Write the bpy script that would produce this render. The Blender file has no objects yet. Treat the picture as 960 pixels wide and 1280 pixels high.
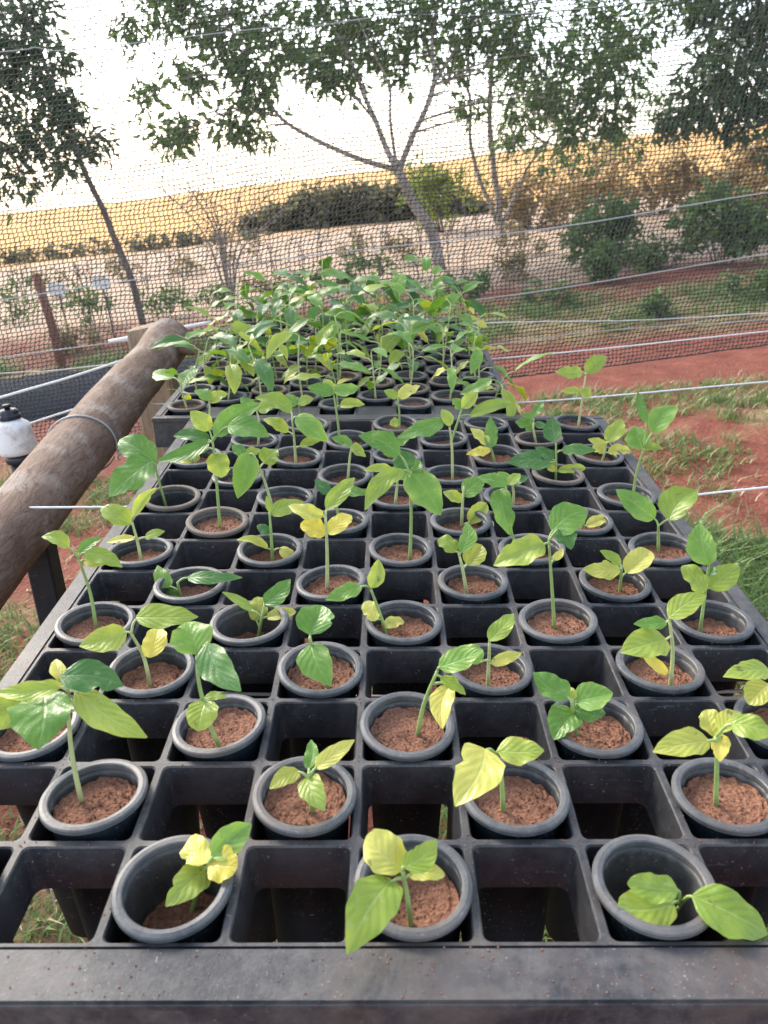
import bpy, bmesh, math, random
import numpy as np
from mathutils import Vector, Matrix, noise

rnd = random.Random(7)
scn = bpy.context.scene
COL = scn.collection
V = Vector
R = math.radians

# ------------------------------------------------------------------ camera
FPX, PITCH, YAW, ROLL = 977.5, 0.4356, -0.0051, -0.0074
CAM = V((-0.0124, -0.2873, 0.3522))
FW = V((math.sin(YAW) * math.cos(PITCH), math.cos(YAW) * math.cos(PITCH), -math.sin(PITCH)))
_r = V((math.cos(YAW), -math.sin(YAW), 0)); _u = _r.cross(FW)
RT = math.cos(ROLL) * _r + math.sin(ROLL) * _u
UP = -math.sin(ROLL) * _r + math.cos(ROLL) * _u
cd = bpy.data.cameras.new('camera'); cam = bpy.data.objects.new('camera', cd); COL.objects.link(cam)
cam.matrix_world = Matrix(((RT.x, UP.x, -FW.x, CAM.x), (RT.y, UP.y, -FW.y, CAM.y), (RT.z, UP.z, -FW.z, CAM.z), (0, 0, 0, 1)))
cd.sensor_fit = 'VERTICAL'; cd.sensor_height = 36; cd.sensor_width = 27; cd.lens = 36 * FPX / 1280
cd.clip_start = 0.02; cd.clip_end = 3000
cd.dof.use_dof = True; cd.dof.focus_distance = 0.72; cd.dof.aperture_fstop = 15
scn.camera = cam
scn.render.resolution_x = 768; scn.render.resolution_y = 1024

# ------------------------------------------------------------------ world, sun, exposure
SUN_EL, SUN_AZ = 33, -40            # degrees; azimuth from +Y, negative = left
w = bpy.data.worlds.new('World'); scn.world = w; w.use_nodes = True
wn = w.node_tree.nodes; wn.clear()
sky = wn.new('ShaderNodeTexSky'); sky.sky_type = 'NISHITA'; sky.sun_disc = False
sky.sun_elevation = R(SUN_EL); sky.sun_rotation = R(SUN_AZ); sky.air_density = 1.0; sky.dust_density = 1.6; sky.ozone_density = 1.0
bg = wn.new('ShaderNodeBackground'); bg.inputs[1].default_value = 0.15
wo = wn.new('ShaderNodeOutputWorld')
hs = wn.new('ShaderNodeHueSaturation'); hs.inputs['Saturation'].default_value = .62
w.node_tree.links.new(sky.outputs[0], hs.inputs['Color']); w.node_tree.links.new(hs.outputs[0], bg.inputs[0]); w.node_tree.links.new(bg.outputs[0], wo.inputs[0])
sl = bpy.data.lights.new('sun', 'SUN'); so = bpy.data.objects.new('sun', sl); COL.objects.link(so)
sl.energy = 1.5; sl.angle = R(18); sl.color = (1.0, 0.90, 0.75)
sd = V((math.sin(R(SUN_AZ)) * math.cos(R(SUN_EL)), math.cos(R(SUN_AZ)) * math.cos(R(SUN_EL)), math.sin(R(SUN_EL))))
so.rotation_euler = (-sd).to_track_quat('-Z', 'Y').to_euler(); so.location = (0, 0, 6)
scn.view_settings.view_transform = 'Standard'; scn.view_settings.look = 'None'
scn.view_settings.exposure = 1.95; scn.view_settings.gamma = 1; scn.view_settings.use_curve_mapping = False

# ------------------------------------------------------------------ helpers
def ray(px, py): return FW + RT * ((px - 480) / FPX) - UP * ((py - 640) / FPX)
def atd(px, py, d): return CAM + ray(px, py) * d                       # at depth d
def aty(px, py, Y):
    r = ray(px, py); return CAM + r * ((Y - CAM.y) / r.y)             # on the upright plane y = Y
def onz(px, py, z):
    r = ray(px, py); return CAM + r * ((z - CAM.z) / r.z)             # on the level plane z

def link(name, me, mat, parent=None):
    o = bpy.data.objects.new(name, me); COL.objects.link(o)
    if mat is not None and me is not None and not me.materials: me.materials.append(mat)
    if parent is not None: o.parent = parent
    return o
def empty(name, loc=(0, 0, 0)):
    o = bpy.data.objects.new(name, None); COL.objects.link(o); o.location = loc; o.empty_display_size = .05
    return o
def tag(o, label, cat, group=None):
    o['label'] = label; o['category'] = cat
    if group: o['group'] = group
    return o
def mesh(name, verts, faces, smooth=False, uvs=None):
    me = bpy.data.meshes.new(name); me.from_pydata([tuple(v) for v in verts], [], faces); me.update()
    if smooth: me.polygons.foreach_set('use_smooth', [True] * len(me.polygons))
    if uvs is not None:
        uv = me.uv_layers.new(name='UVMap')
        li = np.empty(len(me.loops), dtype=np.int32); me.loops.foreach_get('vertex_index', li)
        uv.data.foreach_set('uv', np.asarray(uvs, dtype=np.float32)[li].ravel())
    return me
def bm_mesh(name, bm, smooth=False):
    me = bpy.data.meshes.new(name); bm.to_mesh(me); bm.free()
    if smooth: me.polygons.foreach_set('use_smooth', [True] * len(me.polygons))
    return me
def box(name, lo, hi, bevel=0.0):
    bm = bmesh.new(); bmesh.ops.create_cube(bm, size=1)
    lo, hi = V(lo), V(hi)
    for v in bm.verts: v.co = V([lo[i] + (v.co[i] + .5) * (hi[i] - lo[i]) for i in range(3)])
    if bevel: bmesh.ops.bevel(bm, geom=bm.edges[:], offset=bevel, segments=2, affect='EDGES')
    return bm_mesh(name, bm)
def tube_geo(pts, rads, n=8, cap=True, verts=None, faces=None):
    """tube along pts; appends to verts / faces"""
    verts = [] if verts is None else verts; faces = [] if faces is None else faces
    pts = [V(p) for p in pts]; b0 = len(verts)
    t0 = (pts[1] - pts[0]).normalized()
    side = t0.cross(V((0, 0, 1)))
    if side.length < .1: side = t0.cross(V((1, 0, 0)))
    side.normalize()
    for i, p in enumerate(pts):
        t = (pts[min(i + 1, len(pts) - 1)] - pts[max(i - 1, 0)]).normalized()
        side = (side - t * side.dot(t)).normalized(); oth = t.cross(side)
        for k in range(n):
            a = 2 * math.pi * k / n
            verts.append(p + (side * math.cos(a) + oth * math.sin(a)) * rads[i])
    for i in range(len(pts) - 1):
        for k in range(n):
            a = b0 + i * n + k; b = b0 + i * n + (k + 1) % n
            faces.append((a, b, b + n, a + n))
    if cap:
        faces.append(tuple(b0 + k for k in range(n))[::-1]); faces.append(tuple(b0 + (len(pts) - 1) * n + k for k in range(n)))
    return verts, faces
def tube(name, pts, rads, n=8, smooth=True):
    v, f = tube_geo(pts, rads, n); return mesh(name, v, f, smooth)
def smooth_path(ctrl, n):
    """Catmull-Rom through control points"""
    c = [V(p) for p in ctrl]; c = [c[0] * 2 - c[1]] + c + [c[-1] * 2 - c[-2]]; out = []
    for i in range(1, len(c) - 2):
        for k in range(n):
            t = k / n; a, b, d, e = c[i - 1], c[i], c[i + 1], c[i + 2]
            out.append(.5 * ((2 * b) + (d - a) * t + (2 * a - 5 * b + 4 * d - e) * t * t + (3 * b - a - 3 * d + e) * t ** 3))
    out.append(c[-2]); return out
def lathe(name, prof, n=32, smooth=True):
    """prof: list of (r, z); r = 0 closes"""
    verts, faces, rings = [], [], []
    for r, z in prof:
        if r < 1e-6: rings.append([len(verts)]); verts.append((0, 0, z))
        else:
            rings.append(list(range(len(verts), len(verts) + n)))
            verts += [(r * math.cos(2 * math.pi * k / n), r * math.sin(2 * math.pi * k / n), z) for k in range(n)]
    for a, b in zip(rings, rings[1:]):
        for k in range(n):
            k2 = (k + 1) % n
            if len(a) == 1: faces.append((a[0], b[k], b[k2]))
            elif len(b) == 1: faces.append((a[k], b[0], a[k2]))
            else: faces.append((a[k], b[k], b[k2], a[k2]))
    return mesh(name, verts, faces, smooth)

# ------------------------------------------------------------------ materials
class NT:
    def __init__(s, name):
        s.m = bpy.data.materials.new(name); s.m.use_nodes = True
        s.t = s.m.node_tree; s.t.nodes.clear(); s.out = s.n('ShaderNodeOutputMaterial')
    def n(s, typ, **kw):
        x = s.t.nodes.new(typ)
        for k, v in kw.items(): setattr(x, k, v)
        return x
    def l(s, a, b): s.t.links.new(a, b)
    def math(s, op, a, b=None, c=None):
        x = s.n('ShaderNodeMath', operation=op)
        for i, v in enumerate((a, b, c)):
            if v is None: continue
            if isinstance(v, (int, float)): x.inputs[i].default_value = v
            else: s.l(v, x.inputs[i])
        return x.outputs[0]
    def noise(s, scale, detail=4, rough=.55, coord=None, dist=0):
        x = s.n('ShaderNodeTexNoise'); x.inputs['Scale'].default_value = scale; x.inputs['Detail'].default_value = detail
        x.inputs['Roughness'].default_value = rough; x.inputs['Distortion'].default_value = dist
        if coord is not None: s.l(coord, x.inputs['Vector'])
        return x.outputs[0]
    def ramp(s, fac, stops):
        x = s.n('ShaderNodeValToRGB'); e = x.color_ramp.elements
        while len(e) < len(stops): e.new(.5)
        for i, (p, c) in enumerate(stops): e[i].position = p; e[i].color = (*c, 1) if len(c) == 3 else c
        s.l(fac, x.inputs[0]); return x.outputs[0]
    def mix(s, fac, a, b, mode='MIX'):
        x = s.n('ShaderNodeMix', data_type='RGBA', blend_type=mode)
        for i, v in ((0, fac), (6, a), (7, b)):
            if isinstance(v, (int, float)): x.inputs[i].default_value = v
            elif isinstance(v, tuple): x.inputs[i].default_value = (*v, 1)
            else: s.l(v, x.inputs[i])
        return x.outputs[2]
    def coord(s, which='Object'): return s.n('ShaderNodeTexCoord').outputs[which]
    def world_pos(s): return s.n('ShaderNodeNewGeometry').outputs['Position']
    def bsdf(s, col, rough=.6, bump=None, bstr=.3, bdist=.002, spec=.5):
        p = s.n('ShaderNodeBsdfPrincipled')
        if isinstance(col, tuple): p.inputs['Base Color'].default_value = (*col, 1)
        else: s.l(col, p.inputs['Base Color'])
        if isinstance(rough, (int, float)): p.inputs['Roughness'].default_value = rough
        else: s.l(rough, p.inputs['Roughness'])
        p.inputs['Specular IOR Level'].default_value = spec
        if bump is not None:
            b = s.n('ShaderNodeBump'); b.inputs['Strength'].default_value = bstr; b.inputs['Distance'].default_value = bdist
            s.l(bump, b.inputs['Height']); s.l(b.outputs[0], p.inputs['Normal'])
        return p
    def done(s, sh): s.l(sh.outputs[0], s.out.inputs[0]); return s.m

def simple(name, col, rough=.6, var=.25, scale=30, bstr=.2, bdist=.001, spec=.5):
    t = NT(name); c = t.world_pos()
    nz = t.noise(scale, 5, .6, c)
    cc = t.mix(nz, tuple(x * (1 - var) for x in col), tuple(min(1, x * (1 + var)) for x in col))
    return t.done(t.bsdf(cc, rough, nz, bstr, bdist, spec))

def plastic_mat(name, base, dust, amount, rough=.5, mud=.35, spec=.4):
    """worn dark polypropylene: blotchy dust film, pale scuffs, scratches and dried specks"""
    t = NT(name); c = t.world_pos()
    big = t.noise(13, 6, .72, c, .6); mid = t.noise(95, 5, .7, c); fine = t.noise(420, 3, .7, c)
    m = t.ramp(t.math('ADD', t.math('MULTIPLY', big, .65), t.math('MULTIPLY', mid, .35)), [(.40, (0, 0, 0)), (.60, (1, 1, 1))])
    col = t.mix(t.math('MULTIPLY', m, amount), base, dust)
    brown = t.ramp(t.noise(9, 4, .6, c), [(.52, (0, 0, 0)), (.7, (1, 1, 1))])
    col = t.mix(t.math('MULTIPLY', brown, mud), col, tuple(min(1, x * k) for x, k in zip(dust, (1.05, .82, .68))))
    tide = t.ramp(t.noise(26, 3, .5, c, .8), [(.485, (0, 0, 0)), (.50, (1, 1, 1)), (.515, (0, 0, 0))])
    col = t.mix(t.math('MULTIPLY', tide, .10), col, tuple(min(1, x * 1.9) for x in dust))
    spk = t.ramp(t.noise(520, 2, .5, c), [(.665, (0, 0, 0)), (.72, (1, 1, 1))])
    gate = t.ramp(t.noise(30, 3, .6, c), [(.42, (0, 0, 0)), (.62, (1, 1, 1))])
    col = t.mix(t.math('MULTIPLY', spk, t.math('MULTIPLY', gate, .75)), col, (.30, .27, .25))
    for sc_, rot in (((1500, 45, 300), .5), ((60, 1200, 300), -.3)):
        mp = t.n('ShaderNodeMapping'); mp.inputs['Scale'].default_value = sc_; mp.inputs['Rotation'].default_value = (0, 0, rot); t.l(c, mp.inputs[0])
        st = t.ramp(t.noise(1, 3, .55, mp.outputs[0]), [(.66, (0, 0, 0)), (.72, (1, 1, 1))])
        col = t.mix(t.math('MULTIPLY', st, t.math('MULTIPLY', gate, .35)), col, (.24, .23, .23))
    ro = t.math('ADD', t.math('MULTIPLY', big, .45), rough - .18)
    return t.done(t.bsdf(col, ro, t.math('ADD', fine, mid), .25, .0007, spec))

M = {}
M['tray'] = plastic_mat('tray_plastic', (.015, .016, .019), (.052, .050, .053), .8, .45)
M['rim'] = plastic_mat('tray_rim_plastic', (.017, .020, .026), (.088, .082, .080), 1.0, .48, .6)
M['pot'] = plastic_mat('pot_plastic', (.006, .010, .015), (.018, .026, .034), .6, .55, 0, .12)  # outer wall near-black and bluish; red ground bounce offset in the colour
M['potin'] = plastic_mat('pot_inner_plastic', (.034, .038, .042), (.105, .103, .100), .8, .42)  # paler inside: residue, plus skylight on the inner wall put into the colour
M['potrim'] = plastic_mat('pot_rim_plastic', (.042, .047, .054), (.130, .127, .126), .85, .42, .7)
M['potrim_brown'] = plastic_mat('pot_rim_muddy_plastic', (.085, .070, .060), (.17, .135, .11), .8, .6)
M['blackpaint'] = plastic_mat('black_leg_plastic', (.006, .012, .020), (.020, .028, .038), .5, .45, 0)

def soil_mat(name, a, b):
    t = NT(name); c = t.world_pos()
    n1 = t.noise(520, 4, .75, c); n2 = t.noise(40, 3, .5, c)
    col = t.ramp(n1, [(.28, tuple(x * .35 for x in a)), (.5, a), (.72, b)])
    col = t.mix(t.math('MULTIPLY', n2, .5), col, tuple(x * .55 for x in a))
    vo = t.n('ShaderNodeTexVoronoi'); vo.inputs['Scale'].default_value = 420; t.l(c, vo.inputs['Vector'])
    oi = t.n('ShaderNodeObjectInfo'); damp = t.math('MULTIPLY', t.math('POWER', oi.outputs['Random'], 2), t.ramp(t.noise(55, 3, .6, c), [(.35, (.3, .3, .3)), (.6, (1, 1, 1))]))
    col = t.mix(t.math('MULTIPLY', damp, .6), col, tuple(x * .42 for x in a))
    return t.done(t.bsdf(col, .95, t.math('ADD', n1, vo.outputs[0]), .6, .0016, .15))
M['soil'] = soil_mat('coco_soil', (.255, .122, .078), (.42, .24, .165))
M['soil_dark'] = soil_mat('dark_soil', (.12, .055, .035), (.22, .11, .075))  # darker soil tones, used where the soil sits deep in its pot
M['crumb'] = simple('soil_crumb', (.30, .14, .085), .95, .5, 200, .5, .001, .1)
M['chip'] = simple('bark_chip', (.42, .26, .14), .8, .3, 90)

def leaf_mat(name, a, b, vein, translucent, tcol, veinamt=.55, gloss=.30):
    """a / b two leaf tones blended by blotches and by leaf; veins follow the blade's own uv"""
    t = NT(name); uv = t.coord('UV'); sep = t.n('ShaderNodeSeparateXYZ'); t.l(uv, sep.inputs[0])
    u, v = sep.outputs[0], sep.outputs[1]
    av = t.math('ABSOLUTE', v)
    mid = t.math('SUBTRACT', 1, t.math('SMOOTH_MIN', t.math('DIVIDE', av, .085), 1, .3))
    ph = t.math('FRACT', t.math('ADD', t.math('MULTIPLY', u, 5.5), t.math('MULTIPLY', av, -2.2)))
    tri = t.math('ABSOLUTE', t.math('SUBTRACT', ph, .5))
    sv = t.math('MAXIMUM', t.math('SUBTRACT', 1, t.math('DIVIDE', tri, .06)), 0)
    oi = t.n('ShaderNodeObjectInfo')
    blot = t.noise(38, 4, .6, t.world_pos()); fine = t.noise(300, 3, .6, t.world_pos())
    f = t.math('ADD', t.math('MULTIPLY', blot, .9), t.math('MULTIPLY', oi.outputs['Random'], .55))
    col = t.mix(t.ramp(f, [(.35, (0, 0, 0)), (1.0, (1, 1, 1))]), a, b)
    col = t.mix(t.math('MULTIPLY', t.math('MAXIMUM', t.math('MULTIPLY', mid, .8), t.math('MULTIPLY', sv, .32)), veinamt), col, vein)
    col = t.mix(t.math('MULTIPLY', fine, .22), col, tuple(x * .6 for x in a))
    edge = t.math('MULTIPLY', t.ramp(av, [(.45, (0, 0, 0)), (1.0, (1, 1, 1))]), t.ramp(t.math('ADD', t.math('MULTIPLY', blot, .6), t.math('MULTIPLY', oi.outputs['Random'], .4)), [(.42, (0, 0, 0)), (.7, (1, 1, 1))]))
    col = t.mix(t.math('MULTIPLY', edge, .55), col, tuple(min(.8, x * k + .06) for x, k in zip(b, (1.5, 1.15, .8))))
    spot = t.ramp(t.noise(130, 3, .55, t.world_pos()), [(.67, (0, 0, 0)), (.72, (1, 1, 1))])
    col = t.mix(t.math('MULTIPLY', spot, .65), col, (.17, .12, .05))
    pale = t.ramp(t.noise(230, 3, .6, t.world_pos()), [(.58, (0, 0, 0)), (.75, (1, 1, 1))])
    col = t.mix(t.math('MULTIPLY', pale, .25), col, (.55, .55, .42))
    vor = t.n('ShaderNodeTexVoronoi', feature='DISTANCE_TO_EDGE'); vor.inputs['Scale'].default_value = 520; t.l(t.world_pos(), vor.inputs['Vector'])
    fine = t.math('ADD', fine, t.math('MULTIPLY', t.math('MINIMUM', vor.outputs[0], .3), 2.2))
    quilt = t.math('ADD', t.math('MULTIPLY', tri, 1.6), t.math('SUBTRACT', t.math('MULTIPLY', fine, .35), mid))
    p = t.bsdf(col, t.math('ADD', t.math('MULTIPLY', blot, .3), gloss - .12), quilt, .28, .0011, .5)
    tr = t.n('ShaderNodeBsdfTranslucent')
    t.l(t.mix(1.0, col, tcol, 'MULTIPLY'), tr.inputs[0])
    mx = t.n('ShaderNodeMixShader'); mx.inputs[0].default_value = translucent
    t.l(p.outputs[0], mx.inputs[1]); t.l(tr.outputs[0], mx.inputs[2])
    return t.done(mx)
LEAF = {
    'd': leaf_mat('leaf_dark_green', (.044, .135, .028), (.10, .225, .048), (.18, .32, .12), .28, (1.15, 1.2, .5)),
    'g': leaf_mat('leaf_green', (.10, .24, .036), (.205, .375, .060), (.32, .46, .16), .36, (1.2, 1.15, .4)),
    'l': leaf_mat('leaf_lime', (.23, .35, .045), (.39, .49, .080), (.52, .60, .22), .40, (1.2, 1.1, .4)),
    'm': leaf_mat('leaf_yellow_green', (.42, .47, .075), (.68, .65, .15), (.68, .69, .30), .40, (1.15, 1.05, .4), .4),
    'y': leaf_mat('leaf_yellow', (.72, .59, .07), (.85, .76, .17), (.80, .75, .34), .40, (1.1, 1.0, .4), .3),
    'b': leaf_mat('leaf_withered', (.50, .38, .17), (.62, .50, .27), (.5, .4, .22), .2, (1, .9, .6), .3, .6),
}
M['stem'] = simple('stem_green', (.26, .36, .11), .5, .3, 120, .2, .0005)
M['stem_pale'] = simple('stem_pale', (.42, .46, .20), .5, .25, 120, .2, .0005)
M['wire'] = simple('white_wire', (.72, .72, .70), .45, .12, 60)
M['wire_grey'] = simple('grey_wire', (.38, .38, .37), .45, .2, 60)
M['white'] = simple('white_plastic', (.80, .78, .75), .4, .06, 25)
def stained():
    t = NT('stained_white_plastic'); c = t.world_pos(); n1 = t.noise(28, 5, .65, c); n2 = t.noise(120, 3, .6, c)
    col = t.mix(t.ramp(n1, [(.5, (0, 0, 0)), (.68, (.75, .75, .75))]), (.82, .80, .77), (.46, .30, .20))
    col = t.mix(t.ramp(n2, [(.6, (0, 0, 0)), (.7, (.4, .4, .4))]), col, (.40, .30, .22))
    return t.done(t.bsdf(col, .42, n2, .15, .0008))
M['stained'] = stained()
M['cap'] = simple('black_cap', (.015, .018, .028), .4, .3, 60)
M['net'] = simple('net_thread', (.030, .030, .032), .75, .2, 40)
M['film'] = simple('mulch_film', (.008, .013, .024), .9, .4, 6, .4, .02, .05)

def bark_mat(name, a, b, pale, scale=14, stretch=(1, .22, 1), rough=.75, bd=.004):
    t = NT(name); mp = t.n('ShaderNodeMapping'); mp.inputs['Scale'].default_value = stretch; t.l(t.world_pos(), mp.inputs[0])
    n1 = t.noise(scale, 6, .65, mp.outputs[0], .6); n2 = t.noise(scale * 6, 4, .6, mp.outputs[0])
    n3 = t.noise(scale * .55, 3, .5, t.world_pos())
    col = t.ramp(n1, [(.3, a), (.6, b)])
    col = t.mix(t.ramp(n3, [(.50, (0, 0, 0)), (.62, (.8, .8, .8))]), col, pale)
    cr = t.ramp(t.noise(scale * 2.2, 4, .6, mp.outputs[0], 1.2), [(.47, (0, 0, 0)), (.5, (1, 1, 1)), (.53, (0, 0, 0))])
    col = t.mix(t.math('MULTIPLY', cr, .65), col, tuple(x * .3 for x in a))
    col = t.mix(t.math('MULTIPLY', n2, .5), col, tuple(x * .5 for x in a))
    return t.done(t.bsdf(col, rough, t.math('ADD', n1, t.math('MULTIPLY', n2, .5)), .5, bd, .35))
M['log'] = bark_mat('log_bark', (.15, .086, .055), (.31, .205, .145), (.41, .335, .275), 30, (1, .22, 1), .75, .006)
M['log_cut'] = bark_mat('cut_wood', (.42, .24, .13), (.55, .34, .2), (.5, .36, .25), 40, (1, 1, 1))
M['post'] = bark_mat('post_wood', (.34, .22, .13), (.50, .36, .23), (.40, .32, .24), 30, (1, 1, .12), .8)
M['redpost'] = bark_mat('stake_red_brown', (.20, .075, .05), (.30, .12, .08), (.26, .14, .10), 20, (1, 1, .2), .85)
M['bark'] = bark_mat('tree_bark', (.20, .155, .12), (.36, .29, .24), (.45, .39, .34), 9, (1, 1, .3), .9, .01)
M['bark_dark'] = bark_mat('sapling_bark', (.075, .055, .045), (.14, .105, .085), (.17, .14, .12), 9, (1, 1, .3), .9, .01)

def foliage_mat(name, a, b, tr=.4):
    t = NT(name); n1 = t.noise(2.2, 4, .6, t.world_pos()); n2 = t.noise(17, 2, .6, t.world_pos())
    col = t.mix(t.math('MULTIPLY', t.math('ADD', n1, n2), .5), a, b)
    col = t.mix(1, col, t.ramp(n2, [(.25, (.62, .62, .62)), (.75, (1.3, 1.3, 1.2))]), 'MULTIPLY')
    p = t.bsdf(col, .5, None, spec=.4)
    x = t.n('ShaderNodeBsdfTranslucent'); t.l(col, x.inputs[0])
    mx = t.n('ShaderNodeMixShader'); mx.inputs[0].default_value = tr
    t.l(p.outputs[0], mx.inputs[1]); t.l(x.outputs[0], mx.inputs[2]); return t.done(mx)
M['fol_tree'] = foliage_mat('tree_leaves', (.055, .110, .036), (.135, .215, .062))
M['fol_dark'] = foliage_mat('dark_tree_leaves', (.036, .074, .036), (.090, .145, .060))
M['fol_hedge'] = foliage_mat('hedge_leaves', (.095, .095, .055), (.17, .16, .095))  # lightened brownish green; distance haze put into the leaf colour
M['fol_lime'] = foliage_mat('lime_shrub_leaves', (.13, .19, .035), (.26, .30, .06))
M['fol_shrub'] = foliage_mat('shrub_leaves', (.065, .125, .045), (.15, .225, .075))
M['fol_dry'] = foliage_mat('dry_shrub_leaves', (.20, .16, .09), (.34, .28, .16))
M['grass'] = foliage_mat('grass_blades', (.085, .18, .045), (.20, .28, .09), .3)
M['drygrass'] = foliage_mat('dry_grass_blades', (.30, .25, .14), (.44, .38, .24), .25)

# ------------------------------------------------------------------ ground (a hillside: rises to the right, falls away ahead)
_d1, _d2 = ray(0, 272), ray(960, 152)
_n = _d1.cross(_d2); _n = -_n if _n.z < 0 else _n
GA, GB = -_n.x / _n.z, -_n.y / _n.z
def gz(x, y): return -.80 + GA * x + GB * (y - 1.2)
def onground(px, py):
    r = ray(px, py); n = V((-GA, -GB, 1)); p0 = V((0, 1.2, -.8))
    return CAM + r * ((p0 - CAM).dot(n) / r.dot(n))

def ground():
    vs, fs = [], []
    ys = [-8 + .25 * i for i in range(0, 80)] + [12 + 1.2 * i for i in range(20)] + [36 + 12 * 1.28 ** i for i in range(18)]
    ts = [i / 60 * 2 - 1 for i in range(61)]
    for y in ys:
        wx = 9 + max(0, y) * 1.6
        for t in ts:
            x = wx * t
            k = .05 * noise.noise((x * .9, y * .9, 0)) + .018 * noise.noise((x * 4, y * 4, 3)) if y < 14 else .0
            if y > 60: k += .010 * (y - 60) * noise.noise((x * .004, y * .004, 9))
            vs.append((x, y, gz(x, y) + k))
    n = len(ts)
    for i in range(len(ys) - 1):
        for j in range(n - 1):
            a = i * n + j; fs.append((a, a + 1, a + 1 + n, a + n))
    t = NT('ground_soil_and_fields'); P = t.world_pos()
    sep = t.n('ShaderNodeSeparateXYZ'); t.l(P, sep.inputs[0])
    n1 = t.noise(.7, 5, .6, P); n2 = t.noise(6, 5, .65, P); n3 = t.noise(60, 4, .6, P); nb = t.noise(.12, 5, .6, P)
    red = t.ramp(n2, [(.25, (.10, .030, .020)), (.55, (.185, .062, .043)), (.8, (.27, .108, .080))])
    red = t.mix(t.math('MULTIPLY', n3, .4), red, (.15, .05, .035))
    litter = t.ramp(n3, [(.3, (.10, .11, .045)), (.7, (.25, .20, .11))])
    gm = t.ramp(t.math('ADD', t.math('MULTIPLY', n1, .7), t.math('MULTIPLY', n2, .4)), [(.54, (0, 0, 0)), (.68, (.8, .8, .8))])
    yw = t.math('ADD', sep.outputs[1], t.math('MULTIPLY', t.math('SUBTRACT', n1, .5), 1.1))
    def band(a, b, s=.25):
        up = t.n('ShaderNodeMapRange'); up.inputs[1].default_value = a - s; up.inputs[2].default_value = a + s; t.l(yw, up.inputs[0])
        dn = t.n('ShaderNodeMapRange'); dn.inputs[1].default_value = b - s; dn.inputs[2].default_value = b + s; t.l(yw, dn.inputs[0])
        return t.math('MULTIPLY', up.outputs[0], t.math('SUBTRACT', 1, dn.outputs[0]))
    bare = band(3.3, 4.7); col = t.mix(t.math('MULTIPLY', gm, t.math('SUBTRACT', 1, bare)), red, litter)
    weeds = t.ramp(n2, [(.3, (.07, .11, .04)), (.7, (.28, .27, .13))])
    col = t.mix(t.math('MULTIPLY', band(4.8, 5.8), .6), col, weeds)
    stub = t.ramp(n2, [(.3, (.20, .145, .10)), (.5, (.36, .27, .20)), (.75, (.47, .37, .28))])
    mowed = t.n('ShaderNodeTexWave', wave_type='BANDS', bands_direction='Y'); mowed.inputs['Scale'].default_value = .35
    mowed.inputs['Distortion'].default_value = 3; mowed.inputs['Detail'].default_value = 3; t.l(P, mowed.inputs[0])
    stub = t.mix(t.math('MULTIPLY', mowed.outputs[1], .35), stub, (.44, .29, .21))
    col = t.mix(band(7.4, 1e5, .6), col, stub)
    gold = t.ramp(t.math('ADD', t.math('MULTIPLY', nb, .6), t.math('MULTIPLY', n1, .4)), [(.3, (.40, .20, .060)), (.5, (.56, .31, .095)), (.75, (.64, .41, .17))])
    fm = t.n('ShaderNodeMapping'); fm.inputs['Scale'].default_value = (.05, .35, 1); fm.inputs['Rotation'].default_value = (0, 0, .12); t.l(P, fm.inputs[0])
    fs_ = t.noise(1, 6, .7, fm.outputs[0]); gold = t.mix(t.ramp(fs_, [(.40, (0, 0, 0)), (.62, (.75, .75, .75))]), gold, (.36, .21, .09))
    gold = t.mix(t.ramp(t.noise(1.4, 5, .7, P), [(.5, (0, 0, 0)), (.7, (.5, .5, .5))]), gold, (.30, .20, .09))
    far = t.n('ShaderNodeMapRange'); far.inputs[1].default_value = 20; far.inputs[2].default_value = 25
    t.l(t.math('ADD', sep.outputs[1], t.math('MULTIPLY', nb, 6)), far.inputs[0])
    col = t.mix(far.outputs[0], col, gold)
    bp = t.math('ADD', n2, t.math('MULTIPLY', n3, .6))
    m = t.done(t.bsdf(col, .95, bp, .8, .03, .15))
    o = link('ground', mesh('ground', vs, fs, True), m); o['kind'] = 'structure'
ground()

# ------------------------------------------------------------------ trays
PT = .0625
def cell_mesh(name, px, py, margin, depth, taper, th=.0012, rc=.0042, kc=4):
    """one moulded cell: flat top flange with a rounded square hole and a tapered sleeve hanging from it"""
    def loop(hx, hy, r, z):
        out = []
        for cx, cy, a0 in ((hx - r, hy - r, 0), (-hx + r, hy - r, 90), (-hx + r, -hy + r, 180), (hx - r, -hy + r, 270)):
            for i in range(kc + 1):
                a = R(a0 + 90 * i / kc); out.append((cx + r * math.cos(a), cy + r * math.sin(a), z))
        return out
    hx, hy = px / 2, py / 2
    rings = [loop(hx - .00002, hy - .00002, .0001, -.0040), loop(hx - .00002, hy - .00002, .0001, 0),
             loop(hx - margin + .0008, hy - margin + .0008, rc, 0), loop(hx - margin, hy - margin, rc, -.0010),
             loop(hx - margin - taper, hy - margin - taper, rc * 1.3, -depth), loop(hx - margin - taper + th, hy - margin - taper + th, rc * 1.3, -depth),
             loop(hx - margin + th, hy - margin + th, rc, -.0055)]
    n = len(rings[0]); vs = [v for r in rings for v in r]; fs = []
    for i in range(len(rings)):
        j = (i + 1) % len(rings)
        for k in range(n):
            k2 = (k + 1) % n; fs.append((i * n + k, i * n + k2, j * n + k2, j * n + k))
    me = mesh(name, vs, fs)
    bm = bmesh.new(); bm.from_mesh(me); bmesh.ops.recalc_face_normals(bm, faces=bm.faces[:]); bm.to_mesh(me); bm.free()
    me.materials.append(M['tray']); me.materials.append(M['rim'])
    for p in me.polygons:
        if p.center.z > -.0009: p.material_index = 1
    return me

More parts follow.
